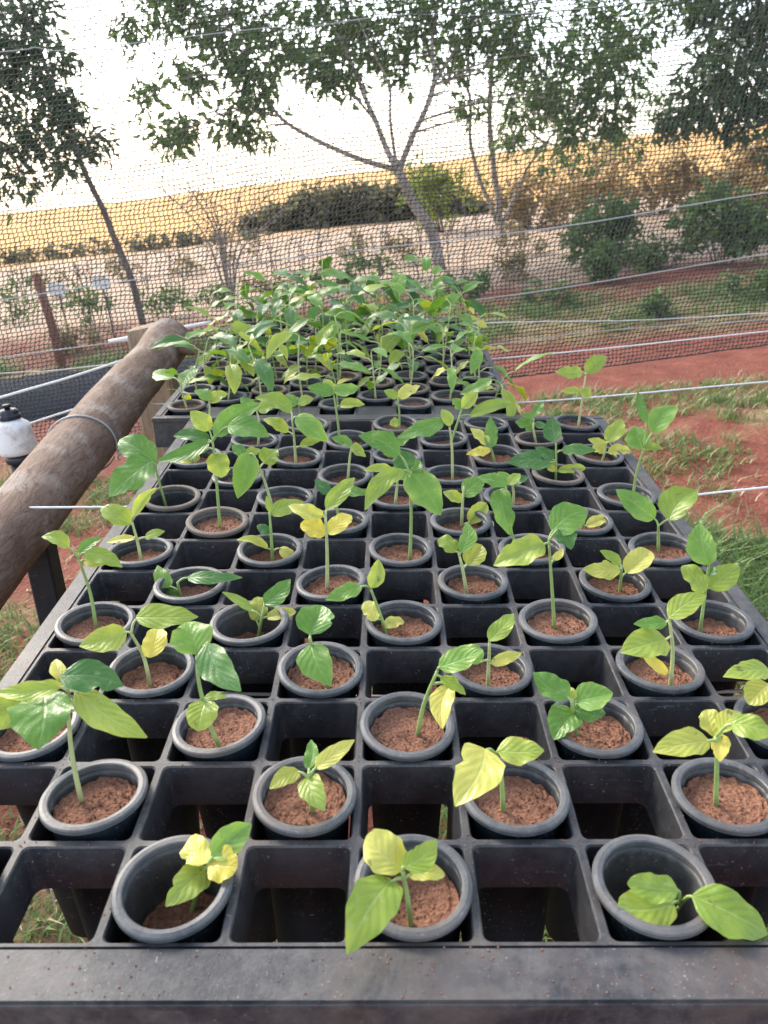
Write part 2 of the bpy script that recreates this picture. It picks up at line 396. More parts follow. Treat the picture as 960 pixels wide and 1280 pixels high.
# near tray: 9 x 13 cells
tray = empty('seedling_tray', (0, -.06, -.04))
tag(tray, 'black plastic grid tray with wide dusty front rim, pots in every second cell', 'tray', None)
def tchild(name, me, mat, par, world=(0, 0, 0)):
    o = link(name, me, mat, par); o.location = V(world) - par.location; return o
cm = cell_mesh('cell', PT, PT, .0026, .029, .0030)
for r in range(13):
    for c in range(9):
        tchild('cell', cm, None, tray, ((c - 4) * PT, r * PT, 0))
HX, Y0, Y1 = 4.5 * PT, -.5 * PT, 12.5 * PT
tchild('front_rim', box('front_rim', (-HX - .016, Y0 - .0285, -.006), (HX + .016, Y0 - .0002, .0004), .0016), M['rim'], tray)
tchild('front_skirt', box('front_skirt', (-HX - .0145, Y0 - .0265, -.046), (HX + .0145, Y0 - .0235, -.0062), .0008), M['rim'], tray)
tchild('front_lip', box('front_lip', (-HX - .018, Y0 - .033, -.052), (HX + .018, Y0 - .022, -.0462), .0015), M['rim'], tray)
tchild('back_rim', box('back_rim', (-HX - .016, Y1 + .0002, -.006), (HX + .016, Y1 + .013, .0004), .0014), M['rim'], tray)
tchild('back_skirt', box('back_skirt', (-HX - .0145, Y1 + .009, -.042), (HX + .0145, Y1 + .0115, -.0062), .0006), M['tray'], tray)
for s in (-1, 1):
    a, b = sorted((s * (HX + .0002), s * (HX + .016)))
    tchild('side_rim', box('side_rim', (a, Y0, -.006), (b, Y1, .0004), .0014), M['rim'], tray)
    a, b = sorted((s * (HX + .0115), s * (HX + .014)))
    tchild('side_skirt', box('side_skirt', (a, Y0 - .023, -.042), (b, Y1 + .0085, -.0062), .0006), M['tray'], tray)

# far tray: 9 staggered columns
P2X, P2Y, X2, Y2, Z2 = .0572, .0800, .142, .854, -.003
tray2 = empty('seedling_tray', (-.08, Y2, -.03))
tag(tray2, 'narrower black plastic tray behind the near tray, crowded with taller green seedlings', 'tray', None)
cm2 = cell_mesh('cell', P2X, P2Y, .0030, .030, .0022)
far_pots = []
NR2 = 9
for k in range(9):
    off = .5 * P2Y if k % 2 else 0
    for j in range(NR2 if not k % 2 else NR2 - 1):
        p = (X2 - k * P2X, Y2 + off + j * P2Y, Z2)
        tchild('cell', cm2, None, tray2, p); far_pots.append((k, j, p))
    if k % 2:
        for yy in (Y2 - P2Y / 4, Y2 + (NR2 - .75) * P2Y):
            tchild('end_web', box('end_web', (X2 - (k + .5) * P2X + .0002, yy - P2Y / 4 + .0002, Z2 - .006), (X2 - (k - .5) * P2X - .0002, yy + P2Y / 4 - .0002, Z2 - .0003), .0008), M['tray'], tray2)
ax, bx, ay, by = X2 - 8.5 * P2X, X2 + .5 * P2X, Y2 - .5 * P2Y, Y2 + (NR2 - .5) * P2Y
tchild('front_rim', box('front_rim', (ax - .012, ay - .013, Z2 - .006), (bx + .012, ay - .0002, Z2 + .0004), .0014), M['rim'], tray2)
tchild('front_skirt', box('front_skirt', (ax - .0105, ay - .011, Z2 - .045), (bx + .0105, ay - .0085, Z2 - .0062), .0006), M['rim'], tray2)
tchild('back_rim', box('back_rim', (ax - .012, by + .0002, Z2 - .006), (bx + .012, by + .012, Z2 + .0004), .0014), M['rim'], tray2)
for a, b in ((ax - .012, ax - .0002), (bx + .0002, bx + .012)):
    tchild('side_rim', box('side_rim', (a, ay, Z2 - .006), (b, by, Z2 + .0004), .0014), M['rim'], tray2)
    m_ = (a + b) / 2; q = m_ + (.003 if m_ > 0 else -.0055)
    tchild('side_skirt', box('side_skirt', (q, ay - .008, Z2 - .045), (q + .0025, by + .008, Z2 - .0062), .0006), M['tray'], tray2)

# ------------------------------------------------------------------ pots
def pot_mesh(name, rt, wall, h, n=48):
    """tapered tube with eight inner guide ribs"""
    vs, fs = [], []
    zs = [.0030, -.004, -.02, -.06, -.12, -h]
    def rad(z, o): return (rt + (wall if o else 0)) * (1 - .26 * max(0, -z) / h)
    rings = [(z, 0) for z in zs[::-1]] + [(z, 1) for z in zs[1:]]
    for z, o in rings:
        for k in range(n):
            rr = rad(z, o)
            if not o and k % 6 == 0: rr -= .0014 * min(1, max(0, -z) / .006)
            a = 2 * math.pi * k / n; vs.append((rr * math.cos(a), rr * math.sin(a), z))
    L = len(rings)
    for i in range(L - 1):
        for k in range(n):
            k2 = (k + 1) % n; fs.append((i * n + k, i * n + k2, (i + 1) * n + k2, (i + 1) * n + k))
    for k in range(n):
        k2 = (k + 1) % n; fs.append(((L - 1) * n + k, (L - 1) * n + k2, k2, k))
    me = mesh(name, vs, fs, True); me.materials.append(M['pot']); me.materials.append(M['potin'])
    me.polygons.foreach_set('material_index', [1 if q < 5 * n else 0 for q in range(len(fs))])
    return me
def rim_mesh(name, ri, ro):
    m_ = (ri + ro) / 2
    return lathe(name, [(ri - .0004, .0012), (ri - .0003, .0044), (ri + .0004, .0050), (m_, .0053), (ro - .0007, .0048), (ro, .0040), (ro - .0001, .0016), (ro - .0006, .0010), (ri + .0014, .0010), (ri - .0004, .0012)], 64, False)
def soil_mesh(name, r, seed, amp=.0013):
    g = random.Random(seed); nr, ns = 14, 40; ph = g.uniform(0, 99); vs = [(0, 0, 0)]; fs = []
    tl = g.uniform(-.05, .05); tl2 = g.uniform(-.05, .05)
    for i in range(1, nr + 1):
        rr = r * i / nr
        for k in range(ns):
            a = 2 * math.pi * (k + .5 * (i % 2)) / ns; x, y = rr * math.cos(a), rr * math.sin(a)
            z = amp * (.8 * noise.noise((x * 110 + ph, y * 110, 0)) + .35 * noise.noise((x * 420, y * 420 + ph, 5)) + .25 * g.uniform(-1, 1)) + tl * x + tl2 * y + .0025 * (i / nr) ** 4 * g.uniform(-.3, 1)
            vs.append((x, y, z))
    for k in range(ns): fs.append((0, 1 + k, 1 + (k + 1) % ns))
    for i in range(nr - 1):
        for k in range(ns):
            a = 1 + i * ns + k; b = 1 + i * ns + (k + 1) % ns; fs.append((a, a + ns, b + ns, b))
    # loose crumbs on top
    for _ in range(110):
        a = g.uniform(0, 6.28); rr = r * .93 * math.sqrt(g.random()); s = g.uniform(.0004, .0012)
        c = V((rr * math.cos(a), rr * math.sin(a), s * .4)); b0 = len(vs)
        for d in ((1, 0, 0), (-1, 0, 0), (0, 1, 0), (0, -1, 0), (0, 0, 1), (0, 0, -1)): vs.append(tuple(c + V(d) * s * g.uniform(.6, 1.2)))
        for f in ((0, 2, 4), (2, 1, 4), (1, 3, 4), (3, 0, 4), (2, 0, 5), (1, 2, 5), (3, 1, 5), (0, 3, 5)): fs.append(tuple(b0 + q for q in f))
    return mesh(name, vs, fs, False)
RI, RO = .0260, .0314
tube_me = pot_mesh('tube', RI, .0010, .19); rim_me = rim_mesh('rim', RI, RO)
tube_me2 = pot_mesh('tube', .0225, .0010, .19); rim_me2 = rim_mesh('rim', .0225, .0288)
soils = {}
def soil_for(depth, r, dark=False):
    rr = round(r * (1 - .26 * depth / .19) - .0012, 4); key = (rr, rnd.randrange(4), dark)
    if key not in soils:
        soils[key] = soil_mesh('soil', rr, len(soils)); soils[key].materials.append(M['soil_dark' if dark else 'soil'])
    return soils[key]
def make_pot(x, y, z, depth, label, group, far=False, dark=False, muddy=False, tilt=3.2):
    e = empty('plant_pot', (x, y, z))
    e.rotation_euler = (R(rnd.uniform(-tilt, tilt)), R(rnd.uniform(-tilt, tilt)), rnd.uniform(0, .75))
    tag(e, label, 'pot', group); e.scale = (rnd.uniform(.975, 1.02), rnd.uniform(.975, 1.02), 1); e.location.z += rnd.uniform(0, .0016)
    link('tube', tube_me2 if far else tube_me, M['pot'], e)
    ro = link('rim', rim_me2 if far else rim_me, M['potrim'], e)
    if muddy:
        ro.material_slots[0].link = 'OBJECT'; ro.material_slots[0].material = M['potrim_brown']
    s = link('soil', soil_for(depth, .0225 if far else RI, dark), None, e); s.location.z = -depth
    return e

# ------------------------------------------------------------------ seedlings
def blade(name, base, tip, width, nrm, bulge, shape, fold, wave, seed, nt=14, nv=6):
    base, tip = V(base), V(tip); d = tip - base; L = d.length; d.normalize()
    n = (nrm - d * nrm.dot(d)).normalized(); s = d.cross(n)
    ctrl = (base + tip) / 2 + n * bulge * L
    g = random.Random(seed); sc = g.uniform(-.10, .10); ph = g.uniform(0, 6); tw = g.uniform(-.35, .35)
    nt0, ns_, nd = g.uniform(.3, .85), g.choice((-1, 1)), (g.uniform(.12, .4) if g.random() < .3 else 0)
    lob = g.uniform(-.12, .12)
    vs, fs, uv = [], [], []
    if shape == 'r': wf = lambda t: (max(t, 0) ** .5) * (max(1 - t, 0) ** .55); k = 1 / wf(.48)
    else: wf = lambda t: (max(t, 0) ** .55) * (max(1 - t, 0) ** .85) * (1 - .25 * max(0, t - .75)); k = 1 / wf(.39)
    for i in range(nt + 1):
        t = i / nt; tt = .004 + .994 * t
        p = base * (1 - t) ** 2 + ctrl * 2 * t * (1 - t) + tip * t * t + s * (sc * L * math.sin(math.pi * t))
        ww = max(.0004, wf(tt) * k * width / 2)
        td = ((ctrl - base) * (1 - t) + (tip - ctrl) * t).normalized()
        ang = tw * (t - .3); nn = (n - td * n.dot(td)).normalized(); ss = td.cross(nn)
        s2 = ss * math.cos(ang) + nn * math.sin(ang); n2 = nn * math.cos(ang) - ss * math.sin(ang)
        for j in range(nv + 1):
            v = j / nv * 2 - 1; a = abs(v)
            h = fold * a * ww - .35 * fold * a * a * ww + wave * ww * a * a * math.sin(t * 13 + ph + (2.1 if v > 0 else 0))
            h += .03 * ww * math.cos((t * 5.5 - a * 2.2) * 6.283) * (1 - a) * a * 3
            wv = ww * (1 + lob * (1 if v > 0 else -1)) * (1 + .04 * math.sin(t * 21 + ph))
            if nd and v * ns_ > 0: wv *= 1 - nd * math.exp(-((t - nt0) / .05) ** 2) * a
            vs.append(p + s2 * (v * wv) + n2 * h); uv.append((t, v))
    for i in range(nt):
        for j in range(nv):
            a = i * (nv + 1) + j; fs.append((a, a + 1, a + nv + 2, a + nv + 1))
    return mesh(name, vs, fs, True, uv)

def local(me, org):
    me.transform(Matrix.Translation(-org)); return me
def near_on(poly, p):
    best = None
    for a, b in zip(poly, poly[1:]):
        t = max(0, min(1, (p - a).dot(b - a) / max(1e-9, (b - a).length_squared))); q = a + (b - a) * t
        if best is None or (q - p).length < best[0]: best = ((q - p).length, q)
    return best[1]

def seedling(org, stem, leaves, label, group, sr=.0016, pale=False):
    """stem: list of world points; leaves: (base, tip, width, normal, colour, shape, bulge, fold)"""
    e = empty('seedling', org); tag(e, label, 'seedling', group)
    path = smooth_path(stem, 5) if len(stem) > 2 else [stem[0].lerp(stem[-1], i / 6) + V((.0006 * math.sin(i * 1.3), 0, 0)) for i in range(7)]
    n = len(path); sm = M['stem_pale' if pale else 'stem']
    link('stem', local(tube('stem', path, [sr * (1 - .42 * i / (n - 1)) for i in range(n)], 8), org), sm, e)
    for (b, t, wd, nr, c, sh, bu, fo) in leaves:
        L = link('leaf', local(blade('leaf', b, t, wd, nr, bu, sh, fo, rnd.uniform(.04, .22), rnd.random()), org), LEAF[c], e)
        q = near_on(path, V(b))
        if (q - V(b)).length > .002:
            q2 = near_on(path, V(b) - V((0, 0, .35 * (q - V(b)).length)))
            mid = q2.lerp(V(b), .55) + V((0, 0, .12 * (q2 - V(b)).length))
            link('petiole', local(tube('petiole', smooth_path([q2, mid, V(b) + (V(t) - V(b)) * .04], 4), [sr * .55] * 5 + [sr * .5] * 3 + [sr * .42], 6), org), sm, L)
    return e

ORD = ['first', 'second', 'third', 'fourth', 'fifth', 'sixth', 'seventh', 'eighth', 'ninth', 'tenth', 'eleventh', 'twelfth', 'thirteenth']
# (row, column): soil depth, stem pixels from soil upward, leaves (base x, y, tip x, y, width px, tone[, shape])
PL = {
 (1, 1): (.02, None, []),
 (1, 3): (.042, [(236, 1142), (250, 1105), (262, 1077)], [(265, 1072, 314, 1030, 36, 'g'), (260, 1078, 238, 1046, 30, 'y', 'r'), (259, 1085, 207, 1133, 32, 'l'), (261, 1080, 297, 1084, 38, 'y', 'r')]),
 (1, 5): (.024, [(515, 1160), (510, 1125), (503, 1088)], [(504, 1086, 458, 1045, 50, 'm', 'r'), (504, 1084, 546, 1050, 32, 'l'), (512, 1094, 556, 1094, 20, 'm', 'r'), (490, 1100, 434, 1192, 52, 'l')]),
 (1, 7): (.060, [(824, 1160), (838, 1148), (850, 1132)], [(847, 1112, 784, 1104, 30, 'l', 'r'), (842, 1130, 772, 1136, 44, 'l', 'r'), (866, 1120, 960, 1168, 52, 'l')]),
 (1, 9): (.02, None, []),
 (2, 2): (.016, [(102, 1002), (91, 950), (86, 900), (86, 866)], [(76, 858, -8, 866, 24, 'l'), (55, 868, 48, 937, 54, 'g'), (30, 868, 0, 912, 42, 'l'), (76, 845, 154, 857, 40, 'd'), (95, 863, 184, 922, 34, 'l'), (86, 860, 70, 824, 16, 'm'), (99, 888, 119, 868, 20, 'm', 'r')]),
 (2, 4): (.015, [(390, 1016), (389, 990), (386, 966)], [(374, 964, 337, 986, 22, 'm'), (386, 962, 389, 925, 16, 'g'), (394, 960, 443, 925, 22, 'm'), (385, 970, 406, 1014, 25, 'l')]),
 (2, 6): (.017, [(630, 1016), (627, 975), (621, 944)], [(606, 936, 569, 1008, 44, 'm'), (622, 938, 680, 938, 34, 'l')]),
 (2, 8): (.015, [(896, 1006), (896, 960), (896, 920)], [(886, 926, 816, 940, 32, 'm'), (894, 922, 884, 887, 26, 'm', 'r'), (902, 918, 900, 952, 22, 'y'), (914, 904, 970, 920, 32, 'l'), (900, 915, 925, 890, 20, 'm')]),
 (3, 1): (.018, [(40, 930), (44, 890), (40, 860)], [(38, 862, 10, 905, 30, 'l'), (42, 862, 70, 880, 26, 'g')]),
 (3, 3): (.014, [(279, 938), (262, 905), (249, 855), (246, 820)], [(246, 817, 234, 778, 46, 'g'), (258, 805, 301, 864, 32, 'd'), (258, 876, 248, 914, 32, 'l', 'r'), (254, 874, 284, 872, 11, 'l')]),
 (3, 5): (.016, [(521, 918), (530, 880), (547, 838)], [(549, 834, 603, 812, 30, 'g'), (551, 846, 582, 868, 16, 'l'), (562, 856, 553, 911, 26, 'y')]),
 (3, 7): (.017, [(722, 918), (718, 898), (715, 880)], [(711, 872, 666, 841, 32, 'g'), (719, 876, 766, 866, 36, 'g'), (717, 886, 757, 892, 28, 'd'), (720, 890, 692, 925, 36, 'g'), (716, 875, 708, 858, 14, 'l')]),
 (3, 9): (.018, [(968, 905), (966, 870), (964, 845)], [(962, 838, 904, 846, 22, 'l'), (960, 855, 935, 880, 30, 'm', 'r'), (968, 845, 1010, 860, 26, 'g')]),
 (4, 2): (.022, [(188, 858), (180, 822), (164, 792)], [(158, 790, 99, 808, 34, 'l'), (170, 772, 248, 771, 32, 'l'), (186, 822, 198, 785, 27, 'y', 'r')]),
 (4, 4): (.016, [(413, 860), (397, 828), (387, 797)], [(387, 793, 402, 757, 42, 'g'), (388, 806, 413, 857, 37, 'g')]),
 (4, 6): (.020, [(610, 861), (611, 830), (612, 803)], [(612, 801, 642, 767, 22, 'l'), (602, 828, 574, 808, 24, 'g'), (614, 830, 652, 816, 15, 'm')]),
 (4, 8): (.018, [(838, 862), (841, 815), (837, 776)], [(836, 772, 883, 744, 28, 'l'), (833, 800, 776, 816, 36, 'l'), (834, 778, 792, 780, 16, 'g'), (835, 842, 800, 815, 14, 'y')]),
 (5, 1): (.018, [(120, 784), (113, 742), (98, 698)], [(86, 684, 52, 671, 17, 'l'), (98, 692, 130, 672, 14, 'g'), (106, 690, 153, 709, 20, 'l'), (104, 700, 135, 704, 12, 'm')]),
 (5, 3): (.030, [(321, 801), (326, 778), (331, 754)], [(331, 755, 363, 724, 24, 'g'), (316, 764, 278, 740, 11, 'l'), (320, 776, 322, 746, 25, 'm', 'r'), (333, 772, 370, 765, 15, 'm', 'r')]),
 (5, 5): (.020, [(485, 796), (476, 770), (463, 735)], [(465, 735, 473, 699, 21, 'l'), (452, 733, 407, 750, 20, 'g'), (470, 776, 456, 752, 19, 'm', 'r'), (479, 783, 505, 777, 15, 'm', 'r')]),
 (5, 7): (.016, [(694, 786), (690, 735), (686, 676)], [(690, 664, 735, 638, 40, 'g'), (700, 660, 714, 687, 26, 'd'), (680, 680, 617, 707, 34, 'l'), (692, 700, 704, 686, 10, 'm')]),
 (5, 9): (.024, [(875, 791), (880, 752), (884, 722)], [(886, 706, 875, 654, 35, 'g'), (880, 741, 853, 707, 25, 'l', 'r'), (887, 736, 924, 707, 29, 'l'), (886, 720, 892, 708, 12, 'd')]),
 (6, 2): (.026, [(228, 748), (224, 738), (222, 728)], [(213, 734, 197, 707, 17, 'g'), (224, 746, 202, 748, 18, 'g'), (234, 722, 303, 722, 15, 'd')]),
 (6, 4): (.016, [(409, 737), (409, 690), (407, 645)], [(408, 637, 443, 597, 21, 'l'), (404, 645, 361, 632, 19, 'm'), (406, 669, 376, 654, 25, 'y', 'r'), (411, 668, 439, 644, 21, 'y', 'r')]),
 (6, 6): (.018, [(585, 744), (578, 710), (573, 690)], [(577, 691, 584, 653, 19, 'g'), (570, 690, 550, 672, 19, 'l', 'r'), (584, 706, 602, 681, 27, 'm', 'r')]),
 (6, 8): (.020, [(775, 739), (776, 725), (777, 712)], [(775, 711, 729, 712, 22, 'm'), (783, 716, 813, 689, 26, 'm', 'r'), (776, 706, 750, 688, 14, 'l')]),
 (7, 1): (.020, [(178, 706), (172, 678), (165, 652)], [(163, 655, 127, 634, 25, 'l'), (167, 645, 196, 610, 14, 'l'), (168, 673, 133, 678, 9, 'm'), (181, 672, 206, 664, 11, 'l')]),
 (7, 3): (.026, [(341, 704), (339, 670), (337, 640)], [(337, 642, 379, 627, 21, 'l'), (338, 666, 321, 657, 13, 'd'), (335, 686, 296, 675, 11, 'm'), (350, 685, 377, 701, 15, 'm', 'r'), (338, 640, 333, 620, 8, 'l')]),
 (7, 5): (.018, [(512, 702), (514, 650), (512, 592)], [(504, 587, 456, 638, 24, 'l'), (513, 588, 551, 644, 40, 'g'), (500, 568, 448, 544, 27, 'g'), (510, 588, 497, 564, 28, 'd'), (515, 590, 525, 575, 16, 'g')]),
 (7, 7): (.026, [(655, 692), (640, 668), (632, 604)], [(624, 612, 637, 669, 27, 'g'), (634, 606, 597, 596, 17, 'g'), (636, 606, 650, 592, 12, 'l')]),
 (7, 9): (.018, [(824, 690), (823, 668), (823, 656)], [(818, 648, 770, 612, 29, 'g'), (836, 650, 872, 613, 37, 'l')]),
 (8, 2): (.014, [(275, 661), (271, 605), (266, 552)], [(268, 545, 326, 504, 28, 'g'), (285, 532, 337, 546, 27, 'g'), (262, 552, 196, 576, 19, 'g'), (262, 550, 217, 545, 17, 'd'), (262, 538, 238, 514, 22, 'l'), (272, 566, 276, 597, 27, 'l', 'r')]),
 (8, 4): (.020, [(428, 662), (422, 640), (419, 618)], [(427, 612, 463, 617, 13, 'g'), (411, 618, 394, 599, 15, 'd'), (420, 618, 432, 602, 12, 'g')]),
 (8, 6): (.022, [(577, 658), (578, 632), (580, 608)], [(578, 626, 554, 615, 15, 'l'), (580, 620, 606, 598, 24, 'g'), (587, 654, 608, 629, 21, 'l', 'r'), (615, 651, 603, 677, 11, 'b')]),
 (8, 8): (.020, [(727, 665), (728, 660), (730, 652)], [(733, 658, 758, 648, 13, 'm', 'r'), (728, 656, 708, 646, 12, 'l')]),
 (9, 1): (.045, [(202, 640), (201, 610), (195, 584)], [(194, 578, 150, 549, 30, 'g'), (190, 576, 136, 621, 37, 'g'), (194, 582, 170, 592, 20, 'l')]),
 (9, 3): (.020, [(343, 640), (332, 605), (318, 570)], [(312, 566, 297, 623, 28, 'g'), (330, 579, 346, 562, 24, 'l')]),
 (9, 5): (.020, [(493, 636), (496, 612), (497, 598)], [(490, 586, 455, 588, 11, 'l'), (498, 598, 520, 586, 14, 'g')]),
 (9, 7): (.020, [(642, 630), (642, 616), (640, 604)], [(640, 604, 660, 596, 12, 'd'), (640, 604, 622, 590, 12, 'g')]),
 (9, 9): (.020, [(792, 625), (796, 590), (805, 560)], [(803, 562, 794, 533, 28, 'g'), (815, 541, 847, 509, 25, 'g'), (808, 529, 797, 489, 11, 'g'), (806, 562, 829, 562, 9, 'l')]),
 (10, 2): (.020, [(306, 606), (308, 585), (306, 570)], [(306, 570, 290, 556, 14, 'g'), (308, 572, 326, 562, 14, 'l')]),
 (10, 4): (.022, [(434, 605), (437, 575), (440, 556)], [(440, 557, 414, 547, 13, 'g'), (441, 555, 457, 571, 13, 'l')]),
 (10, 6): (.022, [(566, 603), (565, 560), (562, 534)], [(554, 526, 497, 547, 21, 'g'), (563, 532, 552, 512, 14, 'l')]),
 (10, 8): (.030, [(694, 607), (695, 580), (695, 552)], [(694, 552, 690, 521, 21, 'd'), (702, 563, 745, 563, 15, 'd'), (690, 578, 634, 578, 24, 'd'), (692, 575, 669, 559, 15, 'd'), (697, 589, 732, 585, 11, 'l', 'r'), (692, 590, 690, 576, 12, 'm')]),
 (11, 1): (.020, [(245, 586), (244, 572), (243, 556)], [(242, 576, 219, 575, 15, 'y', 'r'), (245, 578, 236, 556, 16, 'l'), (246, 566, 262, 560, 10, 'g')]),
 (11, 3): (.018, [(370, 584), (368, 552), (365, 522)], [(371, 520, 409, 552, 25, 'g'), (365, 515, 319, 497, 19, 'l'), (360, 540, 329, 524, 15, 'l'), (375, 558, 401, 550, 11, 'l')]),
 (11, 5): (.020, [(493, 582), (493, 566), (492, 552)], [(492, 552, 476, 540, 14, 'g'), (493, 552, 512, 548, 13, 'g')]),
 (11, 7): (.020, [(620, 583), (616, 568), (612, 556)], [(613, 562, 583, 568, 12, 'y'), (610, 556, 588, 535, 13, 'm'), (612, 560, 613, 521, 15, 'g')]),
 (11, 9): (.020, [(752, 577), (756, 564), (758, 552)], [(760, 553, 778, 524, 19, 'l'), (760, 566, 788, 564, 13, 'm', 'r'), (757, 556, 735, 549, 11, 'm'), (756, 566, 741, 557, 11, 'm', 'r')]),
 (12, 2): (.020, [(322, 560), (324, 530), (320, 510)], [(320, 510, 300, 498, 14, 'g'), (322, 512, 345, 505, 15, 'l')]),
 (12, 4): (.020, [(426, 560), (422, 525), (417, 492)], [(425, 507, 456, 506, 13, 'l'), (417, 492, 384, 484, 17, 'g'), (418, 490, 449, 484, 16, 'g'), (417, 491, 405, 474, 13, 'l')]),
 (12, 6): (.022, [(560, 562), (572, 528), (578, 508)], [(578, 510, 597, 490, 15, 'l'), (577, 512, 566, 498, 13, 'g'), (588, 520, 642, 504, 15, 'l')]),
 (12, 8): (.024, [(672, 558), (667, 538), (667, 522)], [(666, 536, 644, 527, 15, 'g'), (667, 520, 679, 502, 11, 'g'), (668, 530, 683, 532, 9, 'd'), (666, 524, 652, 518, 9, 'g')]),
 (13, 1): (.020, [(258, 545), (262, 520), (262, 500)], [(262, 500, 243, 488, 15, 'g'), (262, 502, 285, 492, 15, 'l')]),
 (13, 3): (.020, [(375, 545), (375, 520), (373, 505)], [(373, 505, 356, 494, 14, 'g'), (373, 505, 392, 498, 13, 'l')]),
 (13, 5): (.020, [(499, 544), (499, 515), (497, 497)], [(498, 497, 525, 482, 15, 'm'), (499, 526, 487, 531, 12, 'l'), (497, 497, 480, 488, 12, 'l')]),
 (13, 7): (.028, None, []),
 (13, 9): (.016, [(722, 537), (728, 498), (732, 470)], [(728, 465, 694, 465, 15, 'l'), (732, 466, 757, 445, 17, 'l'), (726, 488, 701, 489, 9, 'l'), (727, 486, 739, 496, 13, 'l')]),
}
def spill():
    g_ = random.Random(77); vs, fs = [], []
    for _ in range(1500):
        if g_.random() < .14: x, y, z = g_.uniform(-HX, HX), Y0 - g_.uniform(.001, .026), .0004
        elif g_.random() < .5: x, y, z = (g_.randint(0, 9) - 4.5) * PT + g_.uniform(-.002, .002), g_.uniform(Y0, Y1), 0
        else: x, y, z = g_.uniform(-HX, HX), (g_.randint(1, 13) - .5) * PT + g_.uniform(-.002, .002), 0
        sz = g_.uniform(.00025, .0007) * (1.3 if g_.random() < .06 else 1); c = V((x, y, z + sz * .5)); b0 = len(vs)
        for d in ((1, 0, 0), (-1, 0, 0), (0, 1, 0), (0, -1, 0), (0, 0, 1), (0, 0, -1)): vs.append(tuple(c + V(d) * sz * g_.uniform(.6, 1.3)))
        for f in ((0, 2, 4), (2, 1, 4), (1, 3, 4), (3, 0, 4), (2, 0, 5), (1, 2, 5), (3, 1, 5), (0, 3, 5)): fs.append(tuple(b0 + q for q in f))
    o = link('soil_crumbs', mesh('soil_crumbs', vs, fs), M['crumb']); o['kind'] = 'stuff'; tag(o, 'spilled brown soil crumbs on the ribs of the near tray', 'soil')
spill()
TONE = {'d': 'dark green', 'g': 'green', 'l': 'lime', 'm': 'yellow-green', 'y': 'yellow', 'b': 'withered'}
NUM = {2: 'two', 3: 'three', 4: 'four', 5: 'five', 6: 'six', 7: 'seven'}
for (r, c), (dep, stem, leaves) in PL.items():
    dep = .004 + (dep - .014) * .75 if dep < .03 else dep * .8
    X, Y = (c - 5) * PT, (r - 1) * PT
    nth = ORD[(c - 1) // 2]
    place = '%s row from the wide tray rim, %s from the log' % (ORD[r - 1], nth)
    muddy = (r, c) in ((12, 8), (10, 8), (8, 2), (9, 1))
    make_pot(X, Y, .0006, dep, 'round grey plastic pot in ' + place.replace(' from the log', ' pot from log'), 'pots in every second cell of the near tray', False, (r, c) == (9, 1) or dep > .05, muddy)
    if not stem: continue
    b = onz(*stem[0], .0006 - dep)
    dx, dy = b.x - X, b.y - Y; q = math.hypot(dx, dy); lim = .017
    if q > lim: b = V((X + dx * lim / q, Y + dy * lim / q, b.z))
    pts = [b - V((0, 0, .004))] + [aty(px, py, b.y + .004 * rnd.uniform(-1, 1)) for px, py in stem[1:]]
    dyp = {(1, 7): -.020}.get((r, c), 0)
    if dyp: pts[1:] = [aty(px, py, b.y + dyp * (i + 1) / len(stem)) for i, (px, py) in enumerate(stem[1:])]
    lv = []
    for L in leaves:
        bx_, by_, tx, ty, wd, tone = L[:6]; sh = L[6] if len(L) > 6 else 'o'
        B = aty(bx_, by_, b.y + dyp + rnd.uniform(-.004, .004)); T0 = aty(tx, ty, B.y)
        dz = .75 * (T0.z - B.z) + rnd.uniform(-.3, .3) * (T0 - B).length * .6
        T = aty(tx, ty, B.y + dz)
        view = (CAM - B).normalized(); nr = (V((0, 0, 1)) * .55 + view * .6 + V((rnd.uniform(-.25, .25), 0, rnd.uniform(-.15, .15)))).normalized()
        d = (T - B).normalized(); n_ = (nr - d * nr.dot(d)).normalized()
        wr = wd * (B - CAM).dot(FW) / FPX / max(.62, abs(n_.dot(view)))
        lv.append((B, T, wr * .98, nr, tone, sh, rnd.uniform(.0, .26), rnd.uniform(.05, .6)))
    tones = [L[5] for L in leaves]
    kind = TONE[max(set(tones), key=tones.count)]
    sc = .0017 if r < 6 else .0018
    seedling(b, pts, lv, '%s-leaved seedling, %s' % (kind, place), 'seedlings in the near tray', sc, rnd.random() < .35)

# far tray: taller, crowded plants
def grown(org, H, nl, Lm, tones, label, group, lean):
    top = org + V((lean[0], lean[1], H)); mid = org.lerp(top, .5) + V((rnd.uniform(-.006, .006), rnd.uniform(-.004, .004), 0))
    lv = []; a0 = rnd.uniform(0, 6.28)
    for i in range(nl):
        f = .42 + .58 * (i / max(1, nl - 1)); p = org.lerp(top, f)
        a = a0 + i * 2.4 + rnd.uniform(-.4, .4); L = Lm * rnd.uniform(.7, 1.25) * (1.0 if f > .6 else .62)
        up = rnd.uniform(-.15, .6) if f < .95 else rnd.uniform(.3, .9)
        dr = V((math.cos(a), math.sin(a), up)).normalized(); B = p + dr * L * .3
        T = B + (dr + V((0, 0, -rnd.uniform(.1, 1.3)))).normalized() * L
        tone = rnd.choice(tones) if f > .6 else rnd.choice(tones + ['m'])
        nr = (V((0, 0, 1)) + V((rnd.uniform(-.4, .4), rnd.uniform(-.6, .2), 0))).normalized()
        lv.append((B, T, L * rnd.uniform(.34, .50), nr, tone, 'o' if f > .55 else rnd.choice('or'), rnd.uniform(.08, .25), rnd.uniform(.1, .4)))
    return seedling(org, [org - V((0, 0, .004)), mid, top], lv, label, group, .0016, rnd.random() < .5)
